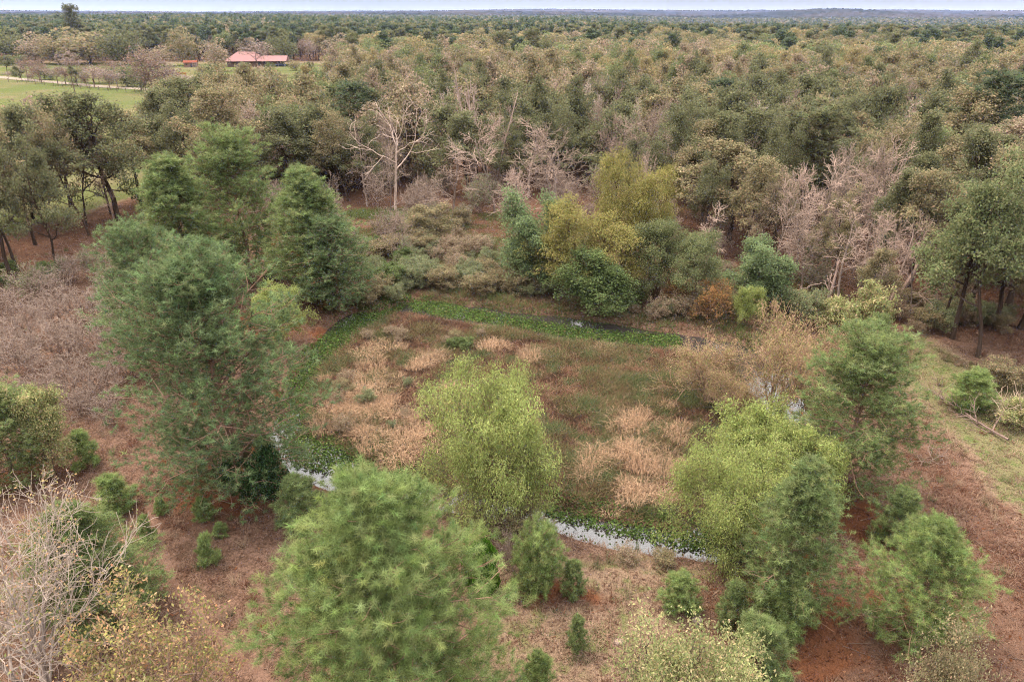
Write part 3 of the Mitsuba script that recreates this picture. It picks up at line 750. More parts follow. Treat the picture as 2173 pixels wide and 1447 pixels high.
put('small_tree', 'small_tree_1', (1265, 662), (1262, 532), 160, 'round dark green tree leaning over the black water', rot=40)
put('small_tree', 'small_tree_0', (1605, 655), (1608, 508), 140, 'grass green round tree beyond the black water', rot=90)
put('small_tree', 'small_tree_1', (1090, 590), (1085, 505), 70, 'low leafy tree under the blue green tree', rot=140)
put('small_tree', 'small_tree_2', (905, 520), (895, 440), 110, 'dull green small tree near the foot of the forked dead tree', rot=140)
put('sapling_oak', 'small_tree_3', (118, 1012), (104, 820), 105, 'pale leaved sapling oak beside the dark pine', rot=0)
put('shrub', 'shrub_4', (1510, 685), (1513, 598), 90, 'orange brown leaved shrub beyond the black water', 'shrub')
put('shrub', 'shrub_3', (1828, 725), (1818, 598), 130, 'large pale cream green shrub before the dead trunks', 'shrub')
put('shrub', 'shrub_3', (1765, 705), (1757, 630), 90, 'pale grey green shrub beside the thin tan willow', 'shrub', rot=80)
put('shrub', 'shrub_0', (1705, 690), (1700, 610), 90, 'sage green shrub below the snapped trunk', 'shrub', rot=180)
put('shrub', 'shrub_2', (835, 615), (838, 560), 64, 'dark green leafy shrub at the inlet mouth', 'shrub', rot=180)
put('shrub', 'shrub_3', (2150, 905), (2150, 850), 100, 'low cream brush at the edge of the straw strip', 'shrub', rot=10)
put('grey_bush', 'thicket_bare_0', (1075, 1205), (1075, 1130), 66, 'silvery grey leafless bush between the cedar and the bushy pine', 'bush')

# near crowns along the lower edge
put_top('bare_oak', 'bare_oak_near', (-70, 1080), 10.5, 560, 'pale grey oak with tangled bare limbs and a few tan leaves', rot=0)
put_top('fading_oak', 'fading_oak_near', (285, 1262), 8.0, 360, 'low oak with yellowing leaves and bare twigs in front of the track', rot=0)
put_top('near_oak', 'near_oak_pale', (1500, 1350), 9.5, 430, 'pale grey green oak crown with cream leaf tips at the lower edge', rot=0)
put_top('near_oak', 'near_oak_green', (2125, 1340), 9.5, 330, 'olive green oak crown in the lower corner by the red grass', rot=90)

# dead trees and snags
put('dead_tree', 'dead_fork', (840, 448), (830, 205), 205, 'forked pale dead tree with long bare arching limbs', 'dead tree', rot=0)
put_top('dead_tree', 'dead_snag_0', (1003, 146), 18.0, 84, 'pale upright dead snag with broken tops rising from the canopy', 'dead tree', rot=20)
put_top('dead_tree', 'dead_snag_1', (1044, 184), 16.0, 56, 'leaning broken dead snag beside the pale upright snag', 'dead tree', rot=0, lean=(8, 0))
put_top('dead_tree', 'bare_grey_1', (1388, 318), 11.0, 75, 'white dead top beside the yellow green feathery tree', 'dead tree', rot=0)
put('dead_tree', 'bare_grey_2', (1712, 600), (1752, 330), 150, 'dead tree with a bundle of dark trunks and a bleached twiggy top', 'dead tree', rot=100)
put('dead_tree', 'dead_stub', (1902, 640), (1960, 478), 40, 'pale dead trunk leaning over, snapped off at its tip', 'dead tree', rot=0, lean=(14, 0))
put('dead_tree', 'dead_stub', (1752, 648), (1768, 548), 30, 'short snapped trunk wrapped in green vine', 'dead tree', rot=60, lean=(5, 0))
put('dead_tree', 'dead_snag_1', (1878, 680), (1900, 490), 60, 'slim crooked dead trunk with side stubs', 'dead tree', rot=10)
put('dead_tree', 'bare_grey_0', (1880, 560), (1925, 285), 240, 'widest bleached leafless tree among the dead trunks', 'dead tree', rot=10)
put('dead_tree', 'bare_grey_1', (1690, 560), (1745, 345), 150, 'leafless grey tree behind the bundle of dark trunks', 'dead tree', rot=60)
put('dead_tree', 'bare_grey_2', (245, 478), (250, 360), 70, 'thin white leafless tree in front of the dark oaks by the pasture', 'dead tree', rot=60)
put('dead_tree', 'dead_snag_1', (1755, 660), (1735, 560), 60, 'low broken trunk with a pale side limb', 'dead tree', rot=200)

# bare trees just behind the pond
for k, (b, t, w, nm) in enumerate([((1180, 470), (1215, 262), 190, 'pink_1'), ((1050, 450), (1035, 255), 200, 'grey_0'), ((1100, 500), (1115, 350), 110, 'grey_1'), ((960, 470), (965, 300), 140, 'pink_2'),
                                   ((1330, 420), (1345, 260), 120, 'pink_2'), ((1210, 560), (1215, 385), 80, 'pink_2'), ((560, 440), (575, 215), 160, 'grey_0'), ((600, 520), (640, 380), 90, 'pink_0'),
                                   ((740, 560), (735, 360), 100, 'pink_0'), ((770, 600), (765, 470), 90, 'pink_1'), ((860, 560), (862, 440), 90, 'pink_1'), ((1290, 360), (1300, 215), 110, 'grey_0'),
                                   ((1630, 600), (1665, 380), 150, 'grey_0'), ((1775, 640), (1820, 420), 150, 'grey_2'), ((1850, 660), (1900, 450), 140, 'grey_1'), ((1930, 670), (1985, 450), 150, 'grey_0'), ((1700, 620), (1745, 440), 130, 'pink_1'), ((1500, 580), (1520, 430), 110, 'grey_2'), ((830, 480), (815, 300), 130, 'pink_0'), ((1000, 400), (1000, 240), 140, 'grey_1'), ((1120, 420), (1130, 250), 140, 'grey_2'), ((1830, 590), (1845, 400), 120, 'grey_2'), ((1960, 560), (1990, 420), 110, 'grey_1'), ((1790, 520), (1810, 350), 120, 'pink_0'), ((1580, 420), (1610, 260), 130, 'grey_0'),
                                   ((1190, 330), (1200, 165), 120, 'grey_1'), ((1255, 300), (1260, 160), 100, 'pink_1'), ((690, 520), (700, 420), 70, 'pink_2'), ((1420, 560), (1430, 420), 60, 'pink_2')]):
    put('bare_tree', 'bare_' + nm, b, t, w, 'leafless pinkish grey tree standing among the trees behind the pond', 'bare tree', rot=47 * k, group='leafless trees behind the pond')

# bare thicket beside the tall blue green pine
rngP = np.random.default_rng(77)
for k, (px, py, s) in enumerate([(70, 640, 1.0), (150, 600, .9), (215, 590, 1.0), (250, 640, 1.1), (120, 690, 1.1), (190, 690, 1.1), (60, 730, 1), (140, 760, 1.2), (215, 770, 1.1), (60, 800, 1), (150, 840, .95),
                                 (220, 850, 1.0), (240, 720, 1.1), (20, 680, 1), (10, 760, .9), (265, 560, .9), (235, 900, .7), (110, 640, 1), (280, 620, .9), (180, 880, .7), (90, 860, .8), (275, 800, .8)]):
    c = gp(px, py)
    leafy = k in (2, 3, 12, 18, 0)
    stand('thicket_bush', f'thicket_{"leafy" if leafy else "bare"}_{k % 2}', c[0], c[1], 3.6 * s * rngP.uniform(.85, 1.15), 4.8 * s, 61 * k,
          'half leafed greenish bush in the bare thicket' if leafy else 'pinkish leafless bush in the thicket beside the tall blue green pine', 'bush',
          'half leafed bushes of the thicket' if leafy else 'leafless bushes of the thicket')

# oaks of the row in front of the pasture
ROW = [((25, 600), (15, 262), 200, 'olive_0'), ((125, 585), (95, 265), 210, 'dark_1'), ((255, 470), (225, 195), 260, 'dark_0'), ((300, 440), (330, 240), 180, 'olive_2'), ((190, 500), (150, 235), 170, 'olive_1'),
       ((-90, 610), (-110, 260), 230, 'olive_2'), ((75, 520), (60, 225), 170, 'dark_2'), ((395, 440), (400, 200), 190, 'dark_1'), ((470, 450), (470, 190), 200, 'olive_0'), ((-30, 520), (-40, 240), 180, 'olive_1'),
       ((350, 400), (360, 185), 170, 'dark_2'), ((430, 380), (440, 165), 170, 'dark_0'), ((540, 430), (550, 200), 190, 'tan_1'), ((150, 440), (130, 222), 140, 'olive_0')]
for k, (b, t, w, nm) in enumerate(ROW):
    put('oak_tree', 'oak_' + nm, b, t, w, 'tall dark trunked oak in the row before the green pasture', 'tree', rot=83 * k, group='oaks in the row before the pasture')

# big oaks at the edge of the woods by the straw clearing
EDGE = [((2020, 720), (2075, 390), 250, 'green_2'), ((2140, 650), (2195, 330), 280, 'olive_0'), ((2060, 640), (2110, 340), 230, 'olive_2'), ((1580, 560), (1610, 330), 150, 'olive_0'), ((1650, 585), (1690, 360), 150, 'tan_1'), ((1770, 610), (1815, 390), 140, 'olive_1'), ((1850, 600), (1900, 350), 150, 'dark_2'), ((1930, 620), (1985, 360), 170, 'olive_0'), ((1490, 540), (1510, 330), 140, 'dark_1'),
        ((2075, 760), (2150, 330), 330, 'green_1'), ((2165, 700), (2240, 380), 280, 'green_0'), ((2000, 690), (2040, 470), 150, 'olive_2'), ((2110, 700), (2160, 420), 230, 'dark_0'), ((2230, 800), (2300, 450), 300, 'olive_1'),
        ((1955, 560), (2010, 330), 170, 'dark_2'), ((2090, 560), (2140, 290), 230, 'olive_1'), ((1820, 690), (1835, 520), 110, 'olive_2')]
for k, (b, t, w, nm) in enumerate(EDGE):
    put('oak_tree', 'oak_' + nm, b, t, w, 'leafy green oak at the edge of the woods by the straw clearing', 'tree', rot=71 * k, group='oaks by the straw clearing')

# oaks whose crowns close in front of the farm
FARM = [((470, 345), (455, 172), 150, 'olive_0'), ((520, 330), (505, 158), 150, 'tan_1'), ((560, 325), (548, 166), 130, 'olive_1'), ((600, 322), (592, 150), 140, 'tan_0'), ((650, 318), (642, 146), 140, 'olive_0'),
        ((690, 300), (682, 140), 130, 'gold_1'), ((735, 300), (728, 136), 130, 'olive_1'), ((420, 380), (400, 205), 140, 'tan_0'), ((610, 345), (600, 172), 130, 'dark_0'), ((370, 372), (352, 196), 130, 'olive_1')]
for k, (b, t, w, nm) in enumerate(FARM):
    put('oak_tree', 'oakmid_' + nm, b, t, w, 'oak crown closing the view just in front of the farm house', 'tree', rot=67 * k, group='oaks in front of the farm house')

for k, (x, y, h_, w_) in enumerate([(1010, 1118, 1.5, 2.2), (1055, 1128, 1.3, 2.4), (1105, 1130, 1.6, 2.4), (1150, 1138, 1.0, 1.8), (985, 1105, 1.2, 1.8), (1330, 1185, .8, 1.6), (1410, 1192, .7, 1.5), (930, 1085, 1.3, 2.0)]):
    c = gp(x, y)
    stand('bank_bush', f'shrub_{(1, 5, 1, 5)[k % 4]}', c[0], c[1], h_, w_, 57 * k, 'straggly olive and tan bush on the near bank of the pond', 'bush', 'bushes on the near bank of the pond')
# ------------------------------------------------------------------ the woods
HERO = []
for key, d in list(scene.items()):
    if d.get('type') == 'instance':
        m = np.array(d['to_world'].matrix)
        HERO.append(m[:2, 3])
HERO = np.array(HERO)
FOREST = shapely.Polygon([(560, 455), (760, 455), (1000, 420), (1180, 400), (1300, 430), (1400, 540), (1500, 560), (1680, 590), (1800, 600), (1960, 640), (2200, 690), (2900, 800),
                          (2900, 35), (763, 35), (763, 150), (728, 190), (708, 240), (660, 294), (500, 296), (430, 318), (370, 352), (440, 380), (500, 400)])
ROWSTRIP = shapely.Polygon([(-500, 600), (0, 590), (120, 575), (280, 470), (480, 450), (500, 385), (360, 352), (300, 380), (200, 420), (0, 470), (-500, 480)])
BELT = shapely.Polygon([(-700, 36), (-700, 127), (90, 129), (330, 131), (480, 131), (610, 133), (762, 129), (762, 36)])


def scatter(rng, y0, y1, step, jitter=.62):
    ys = np.arange(y0, y1, step)
    out = []
    for i, y in enumerate(ys):
        half = y * .82 + 22
        xs = np.arange(-half, half, step) + (i % 2) * step * .5
        out.append(np.stack([xs, np.full(len(xs), y)], -1))
    P = np.vstack(out)
    return P + rng.uniform(-jitter, jitter, P.shape) * step


rngF = np.random.default_rng(500)
near_spots = np.vstack([scatter(rngF, 60, 128, 5.4), scatter(rngF, 128, 240, 6.6)])
mid_spots = scatter(rngF, 240, 640, 8.2)
spots = np.vstack([near_spots, mid_spots])
px, py = to_px(np.column_stack([spots, np.zeros(len(spots))]))
pt = shapely.points(px, py)
ok = shapely.contains(FOREST, pt) | shapely.contains(BELT, pt) | (shapely.contains(ROWSTRIP, pt) & (rngF.random(len(pt)) < .6))
belt = shapely.contains(BELT, pt)[ok]
spots, px, py = spots[ok], px[ok], py[ok]
far_enough = np.min(np.hypot(spots[:, None, 0] - HERO[None, :, 0], spots[:, None, 1] - HERO[None, :, 1]), 1) > 3.6
spots, px, py, belt = spots[far_enough], px[far_enough], py[far_enough], belt[far_enough]
order = np.argsort(np.hypot(spots[:, 0], spots[:, 1]))
spots, px, py, belt = spots[order], px[order], py[order], belt[order]
dist = np.hypot(spots[:, 0], spots[:, 1])
# which kind grows where: pines thicken with distance, leafless trees gather in patches behind the pond
n3 = np.stack([spots[:, 0] / 38, spots[:, 1] / 38, np.zeros(len(spots))], -1)
tone = meshkit.fbm(n3, 3, seed=31)
pinep = np.clip(smooth01(230, 560, dist) * .7 * (.4 + 1.4 * meshkit.fbm(n3 * .6, 2, seed=33)) * np.where(px < 1000, 1.35, .8), 0, .92)
pinep = np.where(dist < 150, 0.02, pinep)
pinep = np.where(belt & (dist < 450), .25, pinep)
barep = np.where(dist < 160, .22 * (.3 + 1.5 * meshkit.fbm(n3 * 1.6, 2, seed=35)), np.where(dist < 300, .15, .08))
barep = np.where((dist < 112) & (px > 640) & (px < 1450), .46, barep)
barep = np.where((dist < 100) & (px > 1450) & (px < 1950), .26, barep)
barep = np.where((dist < 125) & (px < 540), .06, barep)
LIMIT = dict(oak_tree=278, pine_tree=255, bare_tree=255, fading_oak=270)
used = dict(oak_tree=len(ROW) + len(EDGE) + len(FARM), pine_tree=COUNT['pine_tree'], bare_tree=COUNT['bare_tree'], fading_oak=1)
far_groups = {}


def stuff(kind, shape, x, y, h, w, rot):
    stand(kind, shape, x, y, h, w, rot, key=f'{kind}__{far_groups.setdefault(kind, 0):04d}')
    far_groups[kind] += 1


PLACE = {0: 'just behind the pond', 1: 'of the closed canopy in the middle of the woods', 2: 'of the far woods'}
for (x, y), d, tn, pp, bp, bl in zip(spots, dist, tone, pinep, barep, belt):
    r, r2, rot = rngF.random(), rngF.random(), rngF.uniform(0, 360)
    zone = 0 if d < 110 else 1 if d < 230 else 2
    lod = 'oak' if d < 112 else 'oakmid' if d < 260 else 'oakfar'
    if r < pp:
        kind, shape = 'pine_tree', (f'pinemid_{rngF.integers(2)}' if d < 300 else f'pinefar_{rngF.integers(4)}')
        h, w = rngF.uniform(13, 19), rngF.uniform(5.5, 8)
        lab, grp = 'dark green pine ' + PLACE[zone], 'pines ' + PLACE[zone]
    elif r < pp + bp:
        nm = 'grey' if r2 < .4 else 'pink'
        kind, shape = 'bare_tree', (f'bare_{nm}_{rngF.integers(3)}' if d < 125 else f'baremid_{nm}_{rngF.integers(2)}' if d < 210 else f'barefar_{int(nm == "pink")}')
        h, w = rngF.uniform(10.5, 14.5), rngF.uniform(6, 9)
        lab, grp = f'leafless {"grey" if nm == "grey" else "pinkish"} tree ' + PLACE[zone], f'leafless {nm} trees ' + PLACE[zone]
    else:
        t = tn + rngF.normal(0, .14) + (.06 if d > 140 else 0)
        pal = 'dark' if t < .38 else 'olive' if t < .57 else 'tan' if t < .67 else 'green' if t < .78 else ('gold' if d > 112 else 'olive')
        if d > 300 and pal == 'tan' and r2 < .5:
            pal = 'olive'
        kind = 'fading_oak' if pal in ('tan', 'gold') else 'oak_tree'
        shape = f'{lod}_{pal}_{rngF.integers(3 if lod == "oak" else 2)}'
        h, w = np.clip(rngF.normal(14.2, 1.6), 10, 18.5), np.clip(rngF.normal(12.2 if d > 100 else 10.8, 1.9), 7.5, 16.5)
        word = dict(dark='dark green', olive='olive green', tan='tan and olive', green='fresh green', gold='golden green')[pal]
        lab, grp = f'{word} oak ' + PLACE[zone], f'{word} oaks ' + PLACE[zone]
    if used[kind] < LIMIT[kind]:
        used[kind] += 1
        stand(kind, shape, x, y, h, w, rot, lab, 'tree', grp, lean=rngF.normal(0, 2.5, 2))
    else:
        stuff('far_woods', shape, x, y, h, w, rot)
labels['far_woods'] = dict(label='distant mixed woods of pine and oak fading into the haze', category='woods', kind='stuff')

# leafless and half leafed bushes under the trees at the edge of the woods
US = scatter(rngF, 64, 124, 4.6)
ux, uy = to_px(np.column_stack([US, np.zeros(len(US))]))
EDGEWOOD = shapely.Polygon([(540, 560), (760, 560), (1000, 500), (1200, 470), (1420, 560), (1700, 620), (1900, 660), (2200, 700), (2300, 500), (2000, 400), (1400, 330), (1000, 330), (560, 400)])
for x, y in US[shapely.contains(EDGEWOOD, shapely.points(ux, uy)) & (rngF.random(len(US)) < np.where(ux > 1700, .75, .5))]:
    k, leafy, h = rngF.integers(2), rngF.random() < .3, rngF.uniform(2.5, 6.0)
    stand('understorey_bush', f'thicket_{"leafy" if leafy else "bare"}_{k}', x, y, h, h * rngF.uniform(.75, 1.1), rngF.uniform(0, 360),
          'half leafed green bush under the trees behind the pond' if leafy else 'leafless pinkish bush under the trees behind the pond', 'bush', 'half leafed bushes under the trees' if leafy else 'leafless bushes under the trees')

# the tallest pine on the skyline
put_top('pine_tree', 'pinemid_1', (148, 19), 28.0, 36, 'tallest pine, rising above the skyline over the pasture', rot=0)

# beyond 640 m: woods to the horizon, thinner patches the farther they lie
PATCH = []
for i, seed in enumerate((401, 403, 405)):
    rng = np.random.default_rng(seed)
    parts = []
    for _ in range(9):
        pinet = rng.random() < (.65, .35, .5)[i]
        pr = lobed(rng.integers(1e6), rng.uniform(13, 19), rng.uniform(7, 11), 46, 2.9, PAL['pinefar'] if pinet else PAL[rng.choice(['olive', 'tan', 'dark'])], DARKBARK, .4, 6, pinet)[0]
        v, f, c, _m = pr['crown']
        parts.append((v + [rng.uniform(-14, 14), rng.uniform(-14, 14), 0], f, c))
    v, f, c = join(parts)
    proto(f'woods_{i}', dict(crown=(v, f, c, LEAF)), 17, 30)
rngG = np.random.default_rng(600)
for y0, y1, step, s in ((640, 1000, 17, 1.0), (1000, 1700, 26, 1.15), (1700, 3000, 40, 1.5)):
    P = scatter(rngG, y0, y1, step)
    P = P[np.abs(P[:, 0]) < P[:, 1] * .80 + 30]
    zz = land(P[:, 0], P[:, 1])
    for (x, y), z in zip(P, zz):
        hh = 17 * rngG.uniform(.8, 1.15)
        stand('far_woods', f'woods_{rngG.integers(3)}', x, y, hh, 30 * s, rngG.uniform(0, 360), z=z, key=f'far_woods__{far_groups["far_woods"]:04d}')
        far_groups['far_woods'] += 1

# farthest woods: one closed, bumpy sheet of crowns out to the ridges
rr_ = 1250 * 1.019 ** np.arange(116)
aa_ = np.linspace(-.86, .86, 620)
RR, AA = np.meshgrid(rr_, aa_, indexing='ij')
wx, wy = (RR * np.sin(AA)).ravel(), (RR * np.cos(AA)).ravel()
hs = np.random.default_rng(611)
bump = np.clip(hs.normal(0, 1, len(wx)), -1.5, 2.2)
top_z = land(wx, wy) + 10.5 + 2.6 * bump
nI, nJ = RR.shape
ii, jj = np.meshgrid(np.arange(nI - 1), np.arange(nJ - 1), indexing='ij')
qf = np.stack([ii * nJ + jj, (ii + 1) * nJ + jj, (ii + 1) * nJ + jj + 1, ii * nJ + jj + 1], -1).reshape(-1, 4)
pn = np.stack([wx / 260, wy / 260, np.zeros_like(wx)], -1)
mixf = meshkit.fbm(pn, 3, seed=71)
cfar = np.where((mixf > .54)[:, None], lin(128, 120, 98, .17), np.where((mixf > .44)[:, None], lin(108, 108, 84, .17), lin(86, 94, 72, .17))) * np.exp(hs.normal(0, .16, (len(wx), 1)))
scene['distant_canopy'] = mikit.ply((np.stack([wx, wy, top_z], -1), qf), BARK, True, color=np.clip(cfar, .01, .9))
labels['distant_canopy'] = dict(label='farthest forest canopy rolling to the blue ridges on the horizon', category='forest', kind='stuff')
# ------------------------------------------------------------------ ground cover
rngC = np.random.default_rng(900)


def blades(rng, C, H, W, n, spread, lean):
    """n blades on every spot C"""
    m = len(C)
    c = np.repeat(C, n, 0) + np.column_stack([rng.normal(0, spread, (m * n, 2)), np.zeros(m * n)])
    h = np.repeat(H, n) * rng.uniform(.5, 1.2, m * n)
    az = rng.uniform(0, 6.28, m * n)
    tip = c + np.column_stack([np.cos(az) * h * lean * rng.uniform(.2, 1.6, m * n), np.sin(az) * h * lean * rng.uniform(.2, 1.6, m * n), h])
    b = np.column_stack([np.sin(az), -np.cos(az), np.zeros(m * n)]) * (W * .5)
    V = np.stack([c - b, c + b, tip], 1).reshape(-1, 3)
    return V, np.arange(3 * m * n).reshape(-1, 3)


def spots_in(rng, x0, x1, y0, y1, n):
    P = np.column_stack([rng.uniform(x0, x1, n), rng.uniform(y0, y1, n)])
    px, py = to_px(np.column_stack([P, np.zeros(n)]))
    return P[(px > -120) & (px < 2300) & (py < 1560)]


# the sandy track
TRACK = shapely.LineString(np.array([gp(x, y)[:2] for x, y in [(318, 1070), (335, 1150), (365, 1230), (400, 1285), (440, 1330), (485, 1375), (560, 1440), (640, 1560)]])).segmentize(.4)
tl = np.array(TRACK.coords)
tt = norm(np.gradient(tl, axis=0))
tn_ = np.stack([-tt[:, 1], tt[:, 0]], -1)
wd = .16 + .34 * meshkit.fbm(np.column_stack([tl / 1.3, np.zeros(len(tl))]), 2, seed=91)
rows = np.stack([tl + tn_ * (wd * k)[:, None] for k in (-1, -.4, .4, 1)], 1)
tz = land(rows[..., 0].ravel(), rows[..., 1].ravel()).reshape(rows.shape[:2]) + [-.03, .05, .05, -.03]
tv = np.concatenate([rows, tz[..., None]], -1).reshape(-1, 3)
i_, j_ = np.meshgrid(np.arange(len(tl) - 1), np.arange(3), indexing='ij')
tq = np.stack([i_ * 4 + j_, i_ * 4 + j_ + 1, (i_ + 1) * 4 + j_ + 1, (i_ + 1) * 4 + j_], -1).reshape(-1, 4)
scene['sand_material'] = dict(type='twosided', bsdf=dict(type='diffuse', reflectance=mikit.proc(lambda p, n, uv: mix(rgb3(lin(190, 154, 134, .26)), rgb3(lin(158, 122, 104, .26)), fbm(p.x * 3.1, p.y * 3.1, 0, 3)) * (.75 + .5 * noise(p.x * 27, p.y * 27)))))
scene['sandy_track'] = mikit.ply((tv, tq), 'sand_material', True)
labels['sandy_track'] = dict(label='pale sandy foot track through the brown grass', category='path', kind='structure')

# dead grass and fallen litter round the pond
P = spots_in(rngC, -62, 62, 15, 92, 190000)
dO = sdist(OUTER, P[:, 0], P[:, 1])
okg = (dO > .1) & (shapely.distance(TRACK, shapely.points(P[:, 0], P[:, 1])) > .05 + rngC.exponential(.14, len(P)))
P, dO = P[okg], dO[okg]
dens = np.where(np.hypot(P[:, 0], P[:, 1]) < 55, 1.0, .55)
keep = rngC.random(len(P)) < dens
P, dO = P[keep], dO[keep]
z = land(P[:, 0], P[:, 1])
red, green = cover(P[:, 0], P[:, 1])
patch = meshkit.fbm(np.stack([P[:, 0] / 1.7, P[:, 1] / 1.7, np.zeros(len(P))], -1), 3, seed=41)
sparse = rngC.random(len(P)) < np.clip(.45 + 1.6 * (patch - .3) - .35 * (red > .5), .12, 1)
P, z, red, green, patch = P[sparse], z[sparse], red[sparse], green[sparse], patch[sparse]
C = np.column_stack([P, z - .02])
H = .13 + .34 * np.clip(patch - .34, 0, 1) + .07 * rngC.random(len(P))
v, f = blades(rngC, C, H, .038, 6, .15, 1.25)
t = rngC.random(len(P))
g = np.clip(green * 1.2 + .1, 0, 1)[:, None]
BROWN, TAN, STR, GRN, RST = lin(152, 116, 98, .46), lin(192, 160, 140, .48), lin(198, 172, 146, .48), lin(134, 138, 98, .48), lin(152, 106, 86, .40)
colr = np.where((t < .5)[:, None], BROWN, TAN)
colr = np.where((rngC.random(len(P)) < green * .9)[:, None], np.where((rngC.random(len(P)) < .7)[:, None], STR, GRN), colr)
colr = np.where((rngC.random(len(P)) < red * 1.1)[:, None], RST, colr)
colr = colr * np.exp(rngC.normal(0, .22, (len(P), 1)))
gcol = np.clip(np.repeat(colr, 18, 0), .01, .9)
# tussocks standing out of the grass
Q = spots_in(rngC, -60, 60, 16, 80, 5200)
Q = Q[(sdist(OUTER, Q[:, 0], Q[:, 1]) > .3) & (shapely.distance(TRACK, shapely.points(Q[:, 0], Q[:, 1])) > .6)]
Q = Q[meshkit.fbm(np.column_stack([Q / 6, np.zeros(len(Q))]), 3, seed=43) > .47]
qr, qg = cover(Q[:, 0], Q[:, 1])
Q, qr, qg = Q[qr < .6], qr[qr < .6], qg[qr < .6]
v2, f2 = blades(rngC, np.column_stack([Q, land(Q[:, 0], Q[:, 1]) - .02]), rngC.uniform(.25, .62, len(Q)), .03, 30, .11, .75)
qc = np.where((rngC.random(len(Q)) < .25)[:, None], GRN, np.where((rngC.random(len(Q)) < .5)[:, None], STR, np.where((rngC.random(len(Q)) < .4)[:, None], RST, TAN)))
v, f, gcol = join([(v, f, gcol), (v2, f2, np.clip(np.repeat(qc * np.exp(rngC.normal(0, .15, (len(Q), 1))), 90, 0), .01, .9))])
scene['dead_grass'] = mikit.ply((v, f), LEAF, False, color=gcol)
labels['dead_grass'] = dict(label='dry tan and brown grass growing over the clearing round the pond', category='grass', kind='stuff')

# fallen leaves and needles on the floor of the woods
P = spots_in(rngC, -75, 80, 16, 118, 120000)
red, green = cover(P[:, 0], P[:, 1])
dO = sdist(OUTER, P[:, 0], P[:, 1])
keep = (dO > .2) & (rngC.random(len(P)) < red * .8 + .05)
P, red = P[keep], red[keep]
c = np.column_stack([P, land(P[:, 0], P[:, 1]) + .03])
v, f, per = leaf_tris(rngC, c, .22, .12, None, 1.0, False, 3)
colr = np.where((rngC.random(len(P)) < .55)[:, None], lin(150, 98, 68, .5), np.where((rngC.random(len(P)) < .5)[:, None], lin(176, 130, 102, .5), lin(110, 76, 58, .5)))
scene['fallen_leaves'] = mikit.ply((v, f), LEAF, False, color=np.repeat(np.clip(colr * np.exp(rngC.normal(0, .2, (len(P), 1))), .01, .9), per, 0))
labels['fallen_leaves'] = dict(label='reddish brown fallen leaves and pine needles under the trees', category='leaf litter', kind='stuff')

# fallen twigs
Q = spots_in(rngC, -60, 66, 16, 100, 9000)
qr, qg = cover(Q[:, 0], Q[:, 1])
Q = Q[(sdist(OUTER, Q[:, 0], Q[:, 1]) > .3) & (rngC.random(len(Q)) < .12 + .5 * qr)]
az = rngC.uniform(0, 6.28, len(Q))
ln_ = rngC.uniform(.25, .9, len(Q))
tw = np.stack([np.column_stack([Q[:, 0] + np.cos(az + k * .3 * rngC.normal(0, 1, len(Q))) * ln_ * k, Q[:, 1] + np.sin(az) * ln_ * k, land(Q[:, 0], Q[:, 1]) + .04 + .03 * k]) for k in (-1, 0, 1)], 1)
tv, tf = tubes(tw, np.repeat((rngC.uniform(.012, .03, len(Q)))[:, None], 3, 1) * [1, .9, .6], 3)
scene['fallen_twigs'] = mikit.ply((tv, tf), BARK, False, color=bark_paint(rngC, tv, lin(168, 142, 126, .34)))
labels['fallen_twigs'] = dict(label='dry grey twigs scattered on the clearing and the floor of the woods', category='twigs', kind='stuff')

# marsh plants on the island
P = spots_in(rngC, -26, 34, 28, 66, 150000)
di = sdist(ISLE, P[:, 0], P[:, 1])
P = P[di < .4]
nz = meshkit.fbm(np.stack([P[:, 0] / 2.6, P[:, 1] / 2.0, np.zeros(len(P))], -1), 3, seed=51)
z = np.maximum(land(P[:, 0], P[:, 1]), WATER_Z)
H = .2 + .6 * np.clip(nz - .35, 0, 1) + .12 * rngC.random(len(P))
v, f = blades(rngC, np.column_stack([P, z - .02]), H, .055, 5, .2, 1.3)
nb = meshkit.fbm(np.stack([P[:, 0] / 1.1, P[:, 1] / .9, np.full(len(P), 3.0)], -1), 3, seed=53) + rngC.normal(0, .07, len(P))
RUSTY, OLV, DULL, STRW, DARK = lin(144, 106, 88, .55), lin(136, 126, 90, .55), lin(112, 120, 82, .55), lin(190, 156, 130, .5), lin(104, 84, 70, .5)
cc = np.where((nb < .36)[:, None], DARK, np.where((nb < .50)[:, None], RUSTY, np.where((nb < .58)[:, None], STRW, np.where((nb < .66)[:, None], OLV, DULL))))
gz2 = (nz + .12 * smooth01(2, 14, P[:, 0]) > .51)
cc = np.where((gz2 & (rngC.random(len(P)) < .6))[:, None], np.where((nb < .5)[:, None], OLV, DULL), cc)
scene['marsh_weeds'] = mikit.ply((v, f), LEAF, False, color=np.clip(np.repeat(cc * np.exp(rngC.normal(0, .22, (len(P), 1))), 15, 0), .01, .9))
labels['marsh_weeds'] = dict(label='brown and olive matted weeds covering the marshy middle of the pond', category='weeds', kind='stuff')

